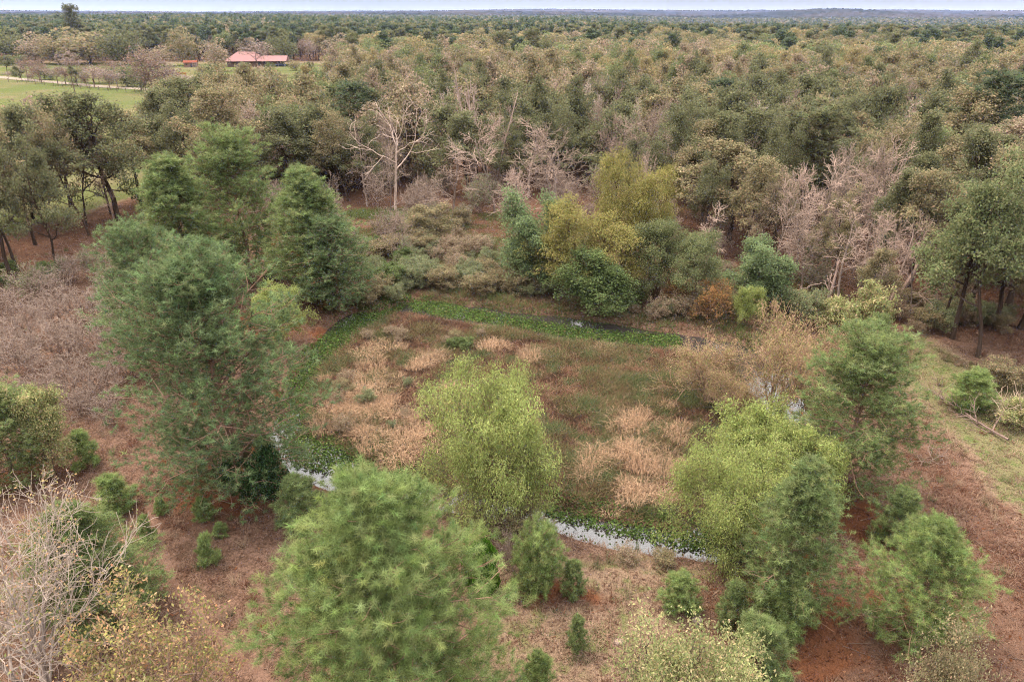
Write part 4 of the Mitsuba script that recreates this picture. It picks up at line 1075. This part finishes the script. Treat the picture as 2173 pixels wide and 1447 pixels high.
# rank weeds between the pond and the woods
P = spots_in(rngC, -45, 55, 44, 100, 90000)
qx, qy = to_px(np.column_stack([P, np.zeros(len(P))]))
BACK = shapely.Polygon([(560, 700), (690, 690), (800, 665), (890, 650), (960, 652), (1250, 688), (1440, 712), (1700, 750), (1900, 690), (1750, 600), (1420, 540), (1200, 470), (960, 440), (720, 450), (560, 560)])
g = meshkit.fbm(np.stack([P[:, 0] / 4, P[:, 1] / 4, np.zeros(len(P))], -1), 3, seed=61)
sel = shapely.contains(BACK, shapely.points(qx, qy)) & (sdist(OUTER, P[:, 0], P[:, 1]) > -.7) & (rngC.random(len(P)) < np.clip((g - .22) * 5, 0, 1))
P, g = P[sel], g[sel]
H = .2 + .9 * np.clip(g - .35, 0, .5) + .1 * rngC.random(len(P))
v, f = blades(rngC, np.column_stack([P, land(P[:, 0], P[:, 1]) - .02]), H, .07, 5, .2, .8)
r = rngC.random(len(P)) + (g - .5)
cc = np.where((r < .3)[:, None], lin(150, 120, 96, .5), np.where((r < .6)[:, None], lin(124, 120, 78, .58), lin(112, 128, 82, .58)))
scene['undergrowth'] = mikit.ply((v, f), LEAF, False, color=np.clip(np.repeat(cc * np.exp(rngC.normal(0, .22, (len(P), 1))), 15, 0), .01, .9))
labels['undergrowth'] = dict(label='rank olive and tan weeds growing between the pond and the woods', category='weeds', kind='stuff')

# floating green water weed along the ring of water
WEED = [poly(p, WATER_Z) for p in (
    [(868, 642), (905, 637), (980, 655), (1080, 674), (1200, 694), (1330, 708), (1440, 714), (1440, 742), (1330, 732), (1230, 722), (1100, 698), (1000, 682), (940, 674), (880, 664)],
    [(650, 752), (690, 715), (770, 665), (850, 622), (872, 640), (810, 680), (745, 735), (705, 760), (680, 800), (668, 860), (660, 910), (600, 915), (590, 860), (625, 790)],
    [(612, 930), (650, 920), (720, 935), (770, 962), (850, 992), (900, 1000), (905, 1040), (850, 1022), (780, 1010), (700, 1000), (640, 985), (612, 965)],
    [(1160, 1045), (1230, 1060), (1340, 1085), (1440, 1105), (1560, 1130), (1590, 1180), (1480, 1166), (1400, 1150), (1300, 1128), (1220, 1108), (1165, 1092)],
    [(1215, 868), (1255, 866), (1258, 880), (1215, 882)], [(865, 1020), (905, 1012), (960, 1045), (940, 1060), (880, 1045)])]
ROUGH = [poly(p, WATER_Z) for p in ([(860, 618), (1000, 632), (1200, 655), (1440, 692), (1440, 710), (1200, 690), (980, 652), (880, 636)], [(690, 690), (745, 660), (790, 655), (760, 676), (700, 712)],
                                    [(615, 985), (700, 1000), (780, 1018), (900, 1052), (760, 1042), (680, 1030)], [(1165, 1095), (1300, 1128), (1470, 1165), (1580, 1172), (1560, 1195), (1400, 1185), (1180, 1140)])]


def in_polys(ps, P, grow=0.0):
    inside = np.zeros(len(P), bool)
    for g in ps:
        inside |= shapely.contains(g.buffer(grow), shapely.points(P[:, 0], P[:, 1]))
    return inside


P = spots_in(rngC, -26, 34, 26, 70, 380000)
wob = rngC.normal(0, .18, P.shape)
WEED = [g.buffer(b) for g, b in zip(WEED, (0.12, .2, .3, .2, 0, .2))]
dense = in_polys(WEED, P + wob)
patchw = meshkit.fbm(np.stack([P[:, 0] / 1.3, P[:, 1] / 1.3, np.zeros(len(P))], -1), 3, seed=57)
dense &= patchw + rngC.normal(0, .05, len(P)) > np.where(P[:, 1] > 50, .24, .16)
thin = in_polys(ROUGH, P) & (rngC.random(len(P)) < np.where(P[:, 1] > 50, .22 * (patchw > .38), .05 * (patchw > .5)))
sel = dense | thin
P, dense, patchw = P[sel], dense[sel], patchw[sel]
zw = np.maximum(WATER_Z, np.minimum(land(P[:, 0], P[:, 1]), WATER_Z + .35))
hh = np.where(dense, rngC.uniform(.02, .22, len(P)), .015)
v, f, per = leaf_tris(rngC, np.column_stack([P, zw + hh]), .17, .13, None, .8, True, 2.0)
pal = [(5, lin(92, 114, 60, .72)), (3, lin(78, 98, 50, .72)), (2, lin(116, 136, 78, .72)), (.8, lin(138, 124, 88, .6))]
colr = paint(rngC, len(P), per, pal, .22) * np.repeat(np.where(patchw > .58, .78, 1.0), per)[:, None]
scene['water_weed'] = mikit.ply((v, f), LEAF, False, color=colr)
labels['water_weed'] = dict(label='bright green leafy weed floating in bands on the pond', category='water plants', kind='stuff')

# tan reeds of the marsh, clump by clump


def reed_clump(seed, n, h, r, base):
    rng = np.random.default_rng(seed)
    az, rr = rng.uniform(0, 6.28, n), r * np.sqrt(rng.random(n))
    c = np.column_stack([np.cos(az) * rr, np.sin(az) * rr, np.full(n, -.1)])
    hh = h * rng.uniform(.55, 1.1, n)
    out = np.column_stack([np.cos(az), np.sin(az)]) * (rr / r * .34 + rng.normal(0, .26, n))[:, None]
    kn = c + np.column_stack([out * hh[:, None] * .5, hh * .75])
    tip = kn + np.column_stack([out * hh[:, None] * 1.0 + rng.normal(0, .1, (n, 2)), hh * rng.uniform(-.15, .3, n)])
    az2 = rng.uniform(0, 6.28, n)
    b = np.column_stack([np.cos(az2), np.sin(az2), np.zeros(n)]) * .015
    V = np.stack([c - b, c + b, kn + b, kn - b, tip], 1).reshape(-1, 3)
    F = (np.array([[0, 1, 2], [0, 2, 3], [3, 2, 4]])[None] + (np.arange(n) * 5)[:, None, None]).reshape(-1, 3)
    col = np.repeat(np.asarray(base) * np.exp(rng.normal(0, .2, (n, 1))), 5, 0)
    return dict(stalks=(V, F, np.clip(col, .01, .9), LEAF)), h, 2.6 * r


for i in range(3):
    proto(f'reeds_{i}', *reed_clump(701 + i, 150, 1.0, .8, (lin(212, 180, 150, .66), lin(208, 174, 144, .64), lin(196, 166, 138, .60))[i]))
REEDS = []
for (ax, ay, n, sx, sy) in ((800, 800, 34, 70, 50), (790, 875, 36, 80, 40), (850, 950, 30, 95, 34), (930, 760, 4, 20, 14), (1050, 738, 7, 35, 10), (960, 830, 7, 20, 22), (1320, 985, 26, 85, 40), (1290, 745, 3, 8, 10),
                           (1340, 1060, 14, 60, 30), (1350, 905, 14, 60, 30), (1120, 760, 3, 20, 8), (1240, 1000, 6, 25, 22), (720, 870, 6, 20, 40), (1430, 930, 4, 20, 40)):
    for _ in range(n):
        REEDS.append((ax + rngC.normal(0, sx * .62), ay + rngC.normal(0, sy * .62)))
for x, y in REEDS:
    c = gp(x, y, -.3)
    if sdist(ISLE, c[:1], c[1:2])[0] < 0.1:
        stand('reed_clump', f'reeds_{rngC.integers(3)}', c[0], c[1], rngC.uniform(.4, 1.1), rngC.uniform(1.1, 2.4), rngC.uniform(0, 360), 'clump of tan dead reeds in the marsh', 'reeds', 'tan reed clumps in the marsh')

# low shrubs between the pond and the woods, and on the marsh
SHRUBS = [(2040, 700, 120, 26, 16, (1, 5, 0)), (1930, 670, 60, 20, 7, (1, 5)), (1600, 640, 90, 24, 8, (1, 0, 5)), (760, 540, 110, 60, 26, (0, 0, 1, 2)), (900, 540, 100, 50, 34, (0, 0, 2, 1, 5)), (1000, 550, 70, 50, 20, (0, 1, 5)), (700, 640, 50, 30, 7, (4, 5, 1)), (830, 590, 60, 20, 14, (0, 2, 0)), (950, 600, 60, 12, 10, (0, 1, 0)),
          (1100, 625, 110, 10, 12, (1, 0, 1)), (900, 612, 60, 8, 6, (0, 1)), (1380, 668, 90, 10, 9, (1, 0, 5)), (800, 645, 40, 10, 4, (1, 0)), (1420, 640, 60, 30, 8, (1, 5, 4)), (1330, 640, 40, 20, 5, (1, 2)), (1550, 640, 50, 30, 6, (1, 5, 0)), (1670, 660, 40, 24, 6, (0, 3)),
          (1480, 600, 120, 40, 10, (5, 1, 0)), (640, 560, 60, 40, 8, (5, 1)), (720, 880, 30, 60, 5, (5, 1)), (830, 720, 40, 15, 4, (5, 5)), (960, 720, 60, 12, 4, (5, 1)), (980, 735, 20, 6, 2, (2,)), (60, 580, 70, 40, 10, (1, 2)),
          (560, 980, 30, 20, 4, (5, 1)), (860, 880, 60, 40, 5, (5, 0)), (1900, 660, 60, 20, 5, (1, 5)), (2130, 830, 40, 20, 3, (1,)), (30, 880, 40, 40, 3, (2,))]
NAME = {0: 'sage green', 1: 'olive green', 2: 'dark green', 3: 'cream green', 4: 'orange brown', 5: 'tan twiggy'}
for ax, ay, sx, sy, n, kinds in SHRUBS:
    for _ in range(n):
        c = gp(ax + rngC.normal(0, sx * .6), ay + rngC.normal(0, sy * .6))
        k = int(rngC.choice(kinds))
        isle = sdist(ISLE, c[:1], c[1:2])[0] < 0
        if sdist(OUTER, c[:1], c[1:2])[0] < .2 and not isle:
            continue
        h = rngC.uniform(1.0, 2.6) * (.55 if isle else 1)
        stand('shrub', f'shrub_{k}', c[0], c[1], h, h * rngC.uniform(1.0, 1.5), rngC.uniform(0, 360), f'{NAME[k]} shrub ' + ('among the reeds of the marsh' if isle else 'between the pond and the woods'), 'shrub',
              f'{NAME[k]} shrubs ' + ('of the marsh' if isle else 'between the pond and the woods'))

# ------------------------------------------------------------------ dead wood on the ground


def logs(P, R, base, seed):
    rng = np.random.default_rng(seed)
    v, f = tubes(P, R, 6)
    return v, f, bark_paint(rng, v, base, .18)


def fallen(key, a, b, r, base, label, cat, twigs=0, seed=1, spread=.5):
    rng = np.random.default_rng(seed)
    a, b = np.asarray(a, float), np.asarray(b, float)
    t = np.linspace(0, 1, 9)[:, None]
    P0 = (a * (1 - t) + b * t + np.column_stack([rng.normal(0, .08, (9, 2)), np.abs(rng.normal(0, .03, 9))]))[None]
    R0 = (r * np.linspace(1, .45, 9))[None]
    scene[key + '__trunk'] = None
    v, f, c = logs(P0, R0, base, seed)
    scene[key + '__trunk'] = mikit.ply((v, f), BARK, False, color=c)
    if twigs:
        P1, R1 = grow(rng, P0, R0, twigs, .1, 1, 60, 40, lambda s, L: L * spread * (1.1 - .5 * s), 5, .15, .03, .5, .4, rmin=.02)
        P2, R2 = grow(rng, P1, R1, 6, .2, 1, 50, 40, lambda s, L: L * .45, 4, .18, .02, .6, .5, rmin=.015)
        P1[..., 2], P2[..., 2] = np.maximum(P1[..., 2], .04), np.maximum(P2[..., 2], .03)
        v, f, c = join([logs(P1, R1, np.asarray(base) * 1.15, seed + 1), logs(P2, R2, np.asarray(base) * 1.25, seed + 2)])
        scene[key + '__branches'] = mikit.ply((v, f), BARK, False, color=c)
    labels[key] = dict(label=label, category=cat)


GREYWOOD = lin(160, 136, 126, .42)
fallen('fallen_tree', gp(2130, 930, .3), gp(1990, 838, .3), .10, GREYWOOD, 'grey fallen tree with dry branches on the straw strip', 'fallen tree', 14, 3, .35)
fallen('brush_pile', gp(2215, 935, .3), gp(2130, 870, .5), .08, lin(206, 180, 160, .42), 'pale bleached brush pile at the picture edge', 'brush', 22, 5, .75)
fallen('fallen_tree_001', gp(255, 540, .3), gp(120, 560, 1.2), .12, GREYWOOD, 'grey fallen tree below the row of oaks', 'fallen tree', 12, 7, .4)
fallen('fallen_log', gp(345, 458, .4), gp(290, 476, .5), .14, lin(196, 172, 150, .42), 'pale broken log behind the bushy pine', 'log', 3, 9, .3)
fallen('floating_log', gp(943, 767, WATER_Z + .22), gp(980, 758, WATER_Z + .22), .07, lin(176, 150, 124, .7), 'thin pale log floating in the scummy pool', 'log', 0, 11)
fallen('fallen_branch', gp(1650, 612, .3), gp(1560, 640, .9), .07, lin(196, 172, 156, .42), 'pale fallen branch behind the pale shrubs', 'branch', 5, 13, .4)
fallen('fallen_branch_001', gp(1745, 600, 1.4), gp(1690, 618, .9), .07, lin(206, 180, 164, .42), 'pale snapped limb hanging beside the short snapped trunk', 'branch', 3, 15, .3)
fallen('fallen_branch_002', gp(1975, 985, .2), gp(1985, 960, .3), .02, lin(180, 156, 144, .32), 'small bleached branch on the red grass', 'branch', 8, 17, .6)
fallen('fallen_branch_003', gp(1490, 640, .3), gp(1460, 580, 1.6), .08, GREYWOOD, 'grey dead branches poking out above the black water', 'branch', 9, 19, .5)

# scummy pool in the marsh
sv, sf = trimesh.creation.triangulate_polygon(poly([(915, 762), (950, 752), (1000, 752), (1010, 764), (985, 778), (950, 790), (925, 782)], WATER_Z).buffer(.15), engine='earcut')
scene['scum_material'] = dict(type='twosided', bsdf=dict(type='diffuse', reflectance=mikit.proc(lambda p, n, uv: mix(rgb3(lin(140, 124, 76, .6)), rgb3(lin(120, 124, 74, .6)), fbm(p.x * 3, p.y * 3, 0, 3)))))
scene['scummy_pool'] = mikit.ply((np.column_stack([sv, np.full(len(sv), WATER_Z + .15)]), sf), 'scum_material')
labels['scummy_pool'] = dict(label='olive scum covered pool in the marsh', category='pool', kind='structure')


def stone(seed, r):
    m = trimesh.creation.icosphere(3)
    v = np.array(m.vertices)
    v = v * (r * (.75 + .5 * meshkit.fbm(v * 1.6 + 5, 3, seed=seed)))[:, None] * [1.1, .9, .65]
    return trimesh.Trimesh(v, m.faces)


scene['stone_material'] = dict(type='diffuse', reflectance=mikit.proc(lambda p, n, uv: mix(rgb3(lin(196, 172, 160, .4)), rgb3(lin(160, 136, 124, .4)), fbm(p.x * 9, p.y * 9, p.z * 9, 3))))
for k, (x, y, r, lab) in enumerate([(1480, 1318, .24, 'pale pinkish stone lying in the straw grass'), (1313, 1365, .2, 'small pale stone near the pale oak crown'), (1840, 1303, .2, 'grey stone under the light green spreading pine')]):
    c = gp(x, y)
    scene[fresh('stone')] = {**mikit.ply(stone(k, r), 'stone_material', True), 'to_world': T().translate([float(c[0]), float(c[1]), float(r * .3 + ground_z(c[0], c[1]))])}
    labels['stone' if k == 0 else f'stone_{k:03d}'] = dict(label=lab, category='stone')
# ------------------------------------------------------------------ pasture, farm and fence line


def box(x0, x1, y0, y1, z0, z1):
    m = trimesh.creation.box([x1 - x0, y1 - y0, z1 - z0])
    m.apply_translation([(x0 + x1) / 2, (y0 + y1) / 2, (z0 + z1) / 2])
    return m


def plain(name, rgb, rough=None, **more):
    c = dict(type='rgb', value=[float(a) for a in rgb])
    scene[name] = dict(type='twosided', bsdf=dict(type='diffuse', reflectance=c)) if rough is None else dict(type='principled', base_color=c, roughness=rough, **more)


plain('roof_metal', lin(218, 168, 166, .30))
plain('roof_red', lin(200, 124, 104, .27))
plain('house_wall', lin(170, 140, 124, .36))
plain('trim_white', lin(220, 208, 200, .36))
plain('dark_opening', (.03, .03, .035))
plain('shed_wood', lin(150, 120, 104, .5))
plain('gate_orange', lin(205, 130, 66, .5))
plain('blue_paint', lin(70, 80, 110, .7), .3)
plain('pole_wood', lin(120, 100, 88, .6))
plain('road_material', lin(214, 196, 180, .26))
plain('brown_roof', lin(168, 128, 116, .24))
plain('brick_wall', lin(160, 108, 84, .6))
plain('window_glass', (.05, .06, .075), .08, specular=.6)


def at_place(x, y, rot):
    return T().translate([float(x), float(y), 0.0]).rotate([0, 0, 1], rot)


def part(key, mesh, mat, m, smooth=False):
    scene[key] = {**mikit.ply(mesh, mat, smooth), 'to_world': m}


def prism(xa, xb, half, z0, z1, hip=0.0, over=.5):
    """a gabled or hipped roof slab along x: eaves at z0, ridge at z1"""
    v = np.array([[xa - over, -half - over, z0], [xb + over, -half - over, z0], [xb + over, half + over, z0], [xa - over, half + over, z0], [xa + hip - over * (hip == 0), 0, z1], [xb - hip + over * (hip == 0), 0, z1]])
    f = np.array([[0, 1, 5], [0, 5, 4], [2, 3, 4], [2, 4, 5], [3, 0, 4], [1, 2, 5], [0, 3, 2], [0, 2, 1]])
    return trimesh.Trimesh(v, f, process=False)


# long house
hb = gp(548, 141)
m = at_place(hb[0], hb[1], 4)
W1 = span(hb[1], 2, 1.0)
L, R2 = -62 * W1, 58 * W1
part('farm_house__wall', box(L + 1, 16 * W1, -5, 5, 0, 2.8), 'house_wall', m)
part('farm_house__roof', prism(L, 18 * W1, 6.0, 2.8, 7.2, 6.0), 'roof_metal', m)
part('farm_house__wall_001', box(18 * W1, 44 * W1, -3.5, 3.5, 0, 2.6), 'house_wall', m)
part('farm_house__roof_001', prism(14 * W1, R2 + 1, 4.6, 2.7, 5.2), 'roof_metal', m)
part('farm_house__gable', trimesh.Trimesh(np.array([[R2 + .9, -4.4, 2.75], [R2 + .9, 4.4, 2.75], [R2 + .9, 0, 5.0], [R2 + .7, -4.4, 2.75], [R2 + .7, 4.4, 2.75], [R2 + .7, 0, 5.0]]),
                                            np.array([[0, 1, 2], [5, 4, 3], [0, 3, 4], [0, 4, 1], [1, 4, 5], [1, 5, 2], [2, 5, 3], [2, 3, 0]]), process=False), 'trim_white', m)
for k, x in enumerate((R2 + .4, R2 + .4, 46 * W1)):
    part('farm_house__post' + (f'_{k:03d}' if k else ''), box(x - .12, x + .12, (-4.2, 4.2, -4.2)[k] - .12, (-4.2, 4.2, -4.2)[k] + .12, 0, 2.75), 'trim_white', m)
for k, x in enumerate((-11, -8, -3.5, 1.5)):
    part('farm_house__window' + (f'_{k:03d}' if k else ''), box(x, x + 1.3, -5.06, -4.98, 1.0, 2.2), 'window_glass', m)
part('farm_house__door', box(-6, -5, -5.06, -4.98, 0, 2.1), 'trim_white', m)
labels['farm_house'] = dict(label='long low house with a pinkish metal roof and carport beyond the canopy', category='house')
# parked blue truck under the carport
cm = at_place(hb[0] + 50 * W1, hb[1] - 2.0, 10)
body = trimesh.util.concatenate([box(-2.7, 2.7, -.95, .95, .5, 1.1)])
part('parked_truck__body', body, 'blue_paint', cm)
cab = trimesh.Trimesh(np.array([[-1.0, -.85, 1.1], [1.3, -.85, 1.1], [1.3, .85, 1.1], [-1.0, .85, 1.1], [-.7, -.7, 1.8], [.7, -.7, 1.8], [.7, .7, 1.8], [-.7, .7, 1.8]]),
                      np.array([[0, 1, 5], [0, 5, 4], [1, 2, 6], [1, 6, 5], [2, 3, 7], [2, 7, 6], [3, 0, 4], [3, 4, 7], [4, 5, 6], [4, 6, 7]]), process=False)
part('parked_truck__cab', cab, 'window_glass', cm)
for k, (x, y) in enumerate(((-1.7, -.9), (1.7, -.9), (-1.7, .9), (1.7, .9))):
    w = trimesh.creation.cylinder(.38, .24, sections=16)
    w.apply_transform(trimesh.transformations.rotation_matrix(np.pi / 2, [1, 0, 0]))
    w.apply_translation([x, y, .38])
    part('parked_truck__wheel' + (f'_{k:03d}' if k else ''), w, 'dark_opening', cm)
labels['parked_truck'] = dict(label='dark blue pickup parked under the carport of the long house', category='truck')

# shed
sb = gp(406, 143)
m = at_place(sb[0], sb[1], 12)
s = span(sb[1], 1, 26) / 2
part('shed__wall', box(-s, s, -1.6, 1.6, 0, 2.3), 'shed_wood', m)
part('shed__roof', prism(-s, s, 1.6, 2.3, 3.3, 0, .25), 'roof_red', m)
part('shed__window', box(-s + 1.0, -s + 1.6, -1.66, -1.58, 1.1, 1.7), 'dark_opening', m)
part('shed__door', box(.1, .7, -1.66, -1.58, 0, 1.9), 'dark_opening', m)
for k, x in enumerate((s * .38, s * .72, s * .98)):
    part('shed__frame' + (f'_{k:03d}' if k else ''), box(x - .09, x + .09, -1.75, -1.6, 0, 2.2), 'trim_white', m)
for k, zb in enumerate((.1, 1.1, 2.1)):
    part(f'shed__frame_{k + 3:03d}', box(s * .38, s * .98, -1.72, -1.62, zb, zb + .14), 'trim_white', m)
labels['shed'] = dict(label='small wooden shed with a red roof and white framed front at the wood edge', category='shed')

# orange gate frame
gb = gp(386, 187)
m = at_place(gb[0], gb[1], -6)
ga = span(gb[1], 2, 27) / 2
gh = survey((386, 187), (386, 157))[2]
part('gate_frame__post', trimesh.creation.cylinder(.16, gh, sections=12).apply_translation([-ga, 0, gh / 2]), 'gate_orange', m, 40)
part('gate_frame__post_001', trimesh.creation.cylinder(.16, gh, sections=12).apply_translation([ga, 0, gh / 2]), 'gate_orange', m, 40)
part('gate_frame__beam', box(-ga - .35, ga + .35, -.16, .16, gh, gh + .36), 'gate_orange', m)
labels['gate_frame'] = dict(label='tall orange ranch gate frame on the lawn by the road', category='gate')
part('sign_board', trimesh.util.concatenate([box(-.9, .9, -.12, .12, .2, 1.9)]), 'trim_white', at_place(*(gp(376, 181)[:2] + [0, -1.2]), 8))
labels['sign_board'] = dict(label='white board standing at the foot of the orange gate frame', category='board')

# house at the end of the road
b2 = gp(10, 133)
m = at_place(b2[0] - 6, b2[1], 8)
part('brick_house__wall', box(-9, 9, -4, 4, 0, 2.7), 'brick_wall', m)
part('brick_house__roof', prism(-9, 9, 4, 2.7, 5.6, 4.0), 'brown_roof', m)
part('brick_house__window', box(5.2, 6.2, -4.06, -3.98, 1, 2), 'trim_white', m)
labels['brick_house'] = dict(label='low brick house with a brown roof half hidden at the picture edge', category='house')

# road
rp = [gp(x, y)[:2] for x, y in [(-500, 128), (-150, 152), (0, 164), (60, 170), (150, 178), (230, 185), (300, 189), (360, 193), (420, 199), (470, 205)]]
band = shapely.LineString(rp).buffer(2.6, cap_style='flat')
rv, rf = trimesh.creation.triangulate_polygon(band, engine='earcut')
scene['road'] = mikit.ply((np.column_stack([rv, np.full(len(rv), .02)]), rf), 'road_material')
labels['road'] = dict(label='pale gravel road between the pasture and the lawn', category='road', kind='structure')

# utility pole
pb = gp(160, 199)
ph = survey((160, 199), (154, 176))[2]
m = at_place(pb[0], pb[1], 0)
part('utility_pole__pole', trimesh.creation.cylinder(.16, ph, sections=10).apply_translation([0, 0, ph / 2]), 'pole_wood', m, 40)
part('utility_pole__crossarm', box(-.9, .9, -.08, .08, ph - .7, ph - .5), 'pole_wood', m)
labels['utility_pole'] = dict(label='wooden utility pole standing in the green pasture', category='pole')

# shrubs and small trees of the fence line and the yard
for k, (b, t, w, shape, lab) in enumerate([
        ((325, 198), (325, 100), 92, 'barefar_1', 'large pinkish leafless tree beside the road'), ((350, 196), (352, 125), 60, 'barefar_0', 'grey leafless tree near the orange gate'), ((310, 197), (312, 135), 50, 'barefar_1', 'pinkish bush tree at the road bend'),
        ((60, 172), (62, 118), 40, 'barefar_1', 'thin leafless tree where the road comes in'), ((85, 174), (88, 122), 36, 'barefar_1', 'second thin leafless tree along the road'), ((48, 172), (45, 138), 26, 'oakmid_dark_0', 'dark small tree along the road'),
        ((165, 183), (172, 140), 40, 'oakmid_dark_1', 'dark round tree beside the road'), ((155, 180), (150, 105), 46, 'barefar_0', 'tall pale leafless tree beside the road'), ((200, 178), (205, 136), 64, 'barefar_1', 'low pinkish leafless tree across the road'),
        ((240, 176), (243, 132), 66, 'barefar_1', 'low wide pinkish leafless tree across the road'), ((15, 158), (15, 118), 40, 'oakfar_dark_0', 'dark leafy tree before the brick house'),
        ((45, 140), (42, 118), 30, 'oakfar_green_0', 'bright green shrub tree beside the brick house')]):
    put('roadside_tree', shape, b, t, w, lab, 'tree', rot=61 * k)
for k, (b, t, w, shape, lab) in enumerate([
        ((548, 150), (545, 84), 66, 'barefar_0', 'bare pale tree standing in front of the pinkish roof'), ((460, 152), (455, 84), 62, 'oakyard_tan', 'tan leaved tree between the shed and the long house'),
        ((332, 142), (334, 100), 74, 'oakyard_tan', 'tan olive tree at the wood edge by the lawn'), ((665, 140), (668, 82), 34, 'barefar_0', 'thin white leafless tree beyond the carport'),
        ((88, 136), (95, 72), 80, 'oakyard_tan', 'tan tree at the wood edge beyond the road'), ((190, 136), (200, 62), 150, 'oakyard_olive', 'broad olive oak at the wood edge beyond the lawn'), ((268, 138), (265, 52), 100, 'oakyard_dark', 'tall dark olive oak beyond the lawn'),
        ((125, 137), (130, 75), 70, 'oakyard_olive', 'olive oak just beyond the road next to the tan tree'), ((395, 139), (400, 60), 70, 'oakyard_olive', 'olive oak behind the small red roofed shed'), ((20, 135), (20, 60), 90, 'oakyard_dark', 'dark oak behind the brick house'),
        ((600, 138), (605, 70), 70, 'oakyard_dark', 'dark oak behind the carport'), ((720, 141), (722, 75), 70, 'oakyard_tan', 'tan oak past the end of the carport'), ((300, 141), (300, 118), 34, 'oakyard_dark', 'small dark tree at the back of the lawn'),
        ((520, 148), (520, 132), 26, 'oakyard_green', 'low green tree by the house wall'), ((628, 150), (628, 128), 30, 'oakyard_olive', 'low olive tree beside the carport'), ((575, 151), (578, 132), 24, 'oakyard_green', 'low green tree before the carport'),
        ((430, 156), (428, 138), 26, 'oakyard_olive', 'low olive tree on the lawn before the shed'), ((240, 152), (240, 128), 30, 'barefar_1', 'thin pinkish tree on the straw strip by the road')]):
    put('yard_tree', shape, b, t, w, lab, 'tree', rot=41 * k)
for k in range(34):
    u = (k + rngP.uniform(-.4, .4)) / 33
    x = 20 + 430 * u
    y = np.interp(x, [0, 60, 150, 230, 300, 360, 420, 470], [164, 170, 178, 185, 189, 193, 199, 205]) + rngP.choice([-5, 4]) + rngP.uniform(-1.5, 1.5)
    c = gp(x, y)
    dark = rngP.random() < .35
    hb_ = rngP.uniform(3.0, 8.0)
    stand('fence_row_bush', 'oakyard_dark' if dark else f'barefar_{k % 2}', c[0], c[1], hb_, hb_ * rngP.uniform(.85, 1.3), 53 * k, 'dark green bush in the fence row along the road' if dark else 'leafless pinkish bush in the fence row along the road', 'bush',
          'dark bushes along the road' if dark else 'leafless bushes along the road')
# wire fence posts along the pasture
for k in range(26):
    u = k / 25
    x = -20 + 480 * u
    c = gp(x, np.interp(x, [-20, 60, 150, 230, 300, 360, 470], [172, 178, 187, 194, 199, 204, 217]))
    key = fresh('fence_post')
    scene[key] = {**mikit.ply(box(-.07, .07, -.07, .07, -.1, 1.5), 'pole_wood'), 'to_world': at_place(c[0], c[1], 7 * k)}
    labels[key] = dict(label='weathered wooden fence post at the pasture edge', category='fence post', group='fence posts of the pasture')

# ------------------------------------------------------------------ haze: one closed box of pale air
scene['haze_air'] = dict(type='homogeneous', albedo=dict(type='rgb', value=[.84, .87, .95]), sigma_t=dict(type='rgb', value=list(HAZE)))
lo = min(float(gz.min()), -1.0) - 1.0
top = max(float(gz.max()) + 45.0, EYE + 4)
scene['haze'] = dict(type='cube', to_world=T().translate([0, 0, (lo + top) / 2]).scale([12800, 12800, (top - lo) / 2]), bsdf=dict(type='null'), interior=dict(type='ref', id='haze_air'))
labels['haze'] = dict(label='thin pale haze filling the air over the woods', category='haze', kind='stuff')
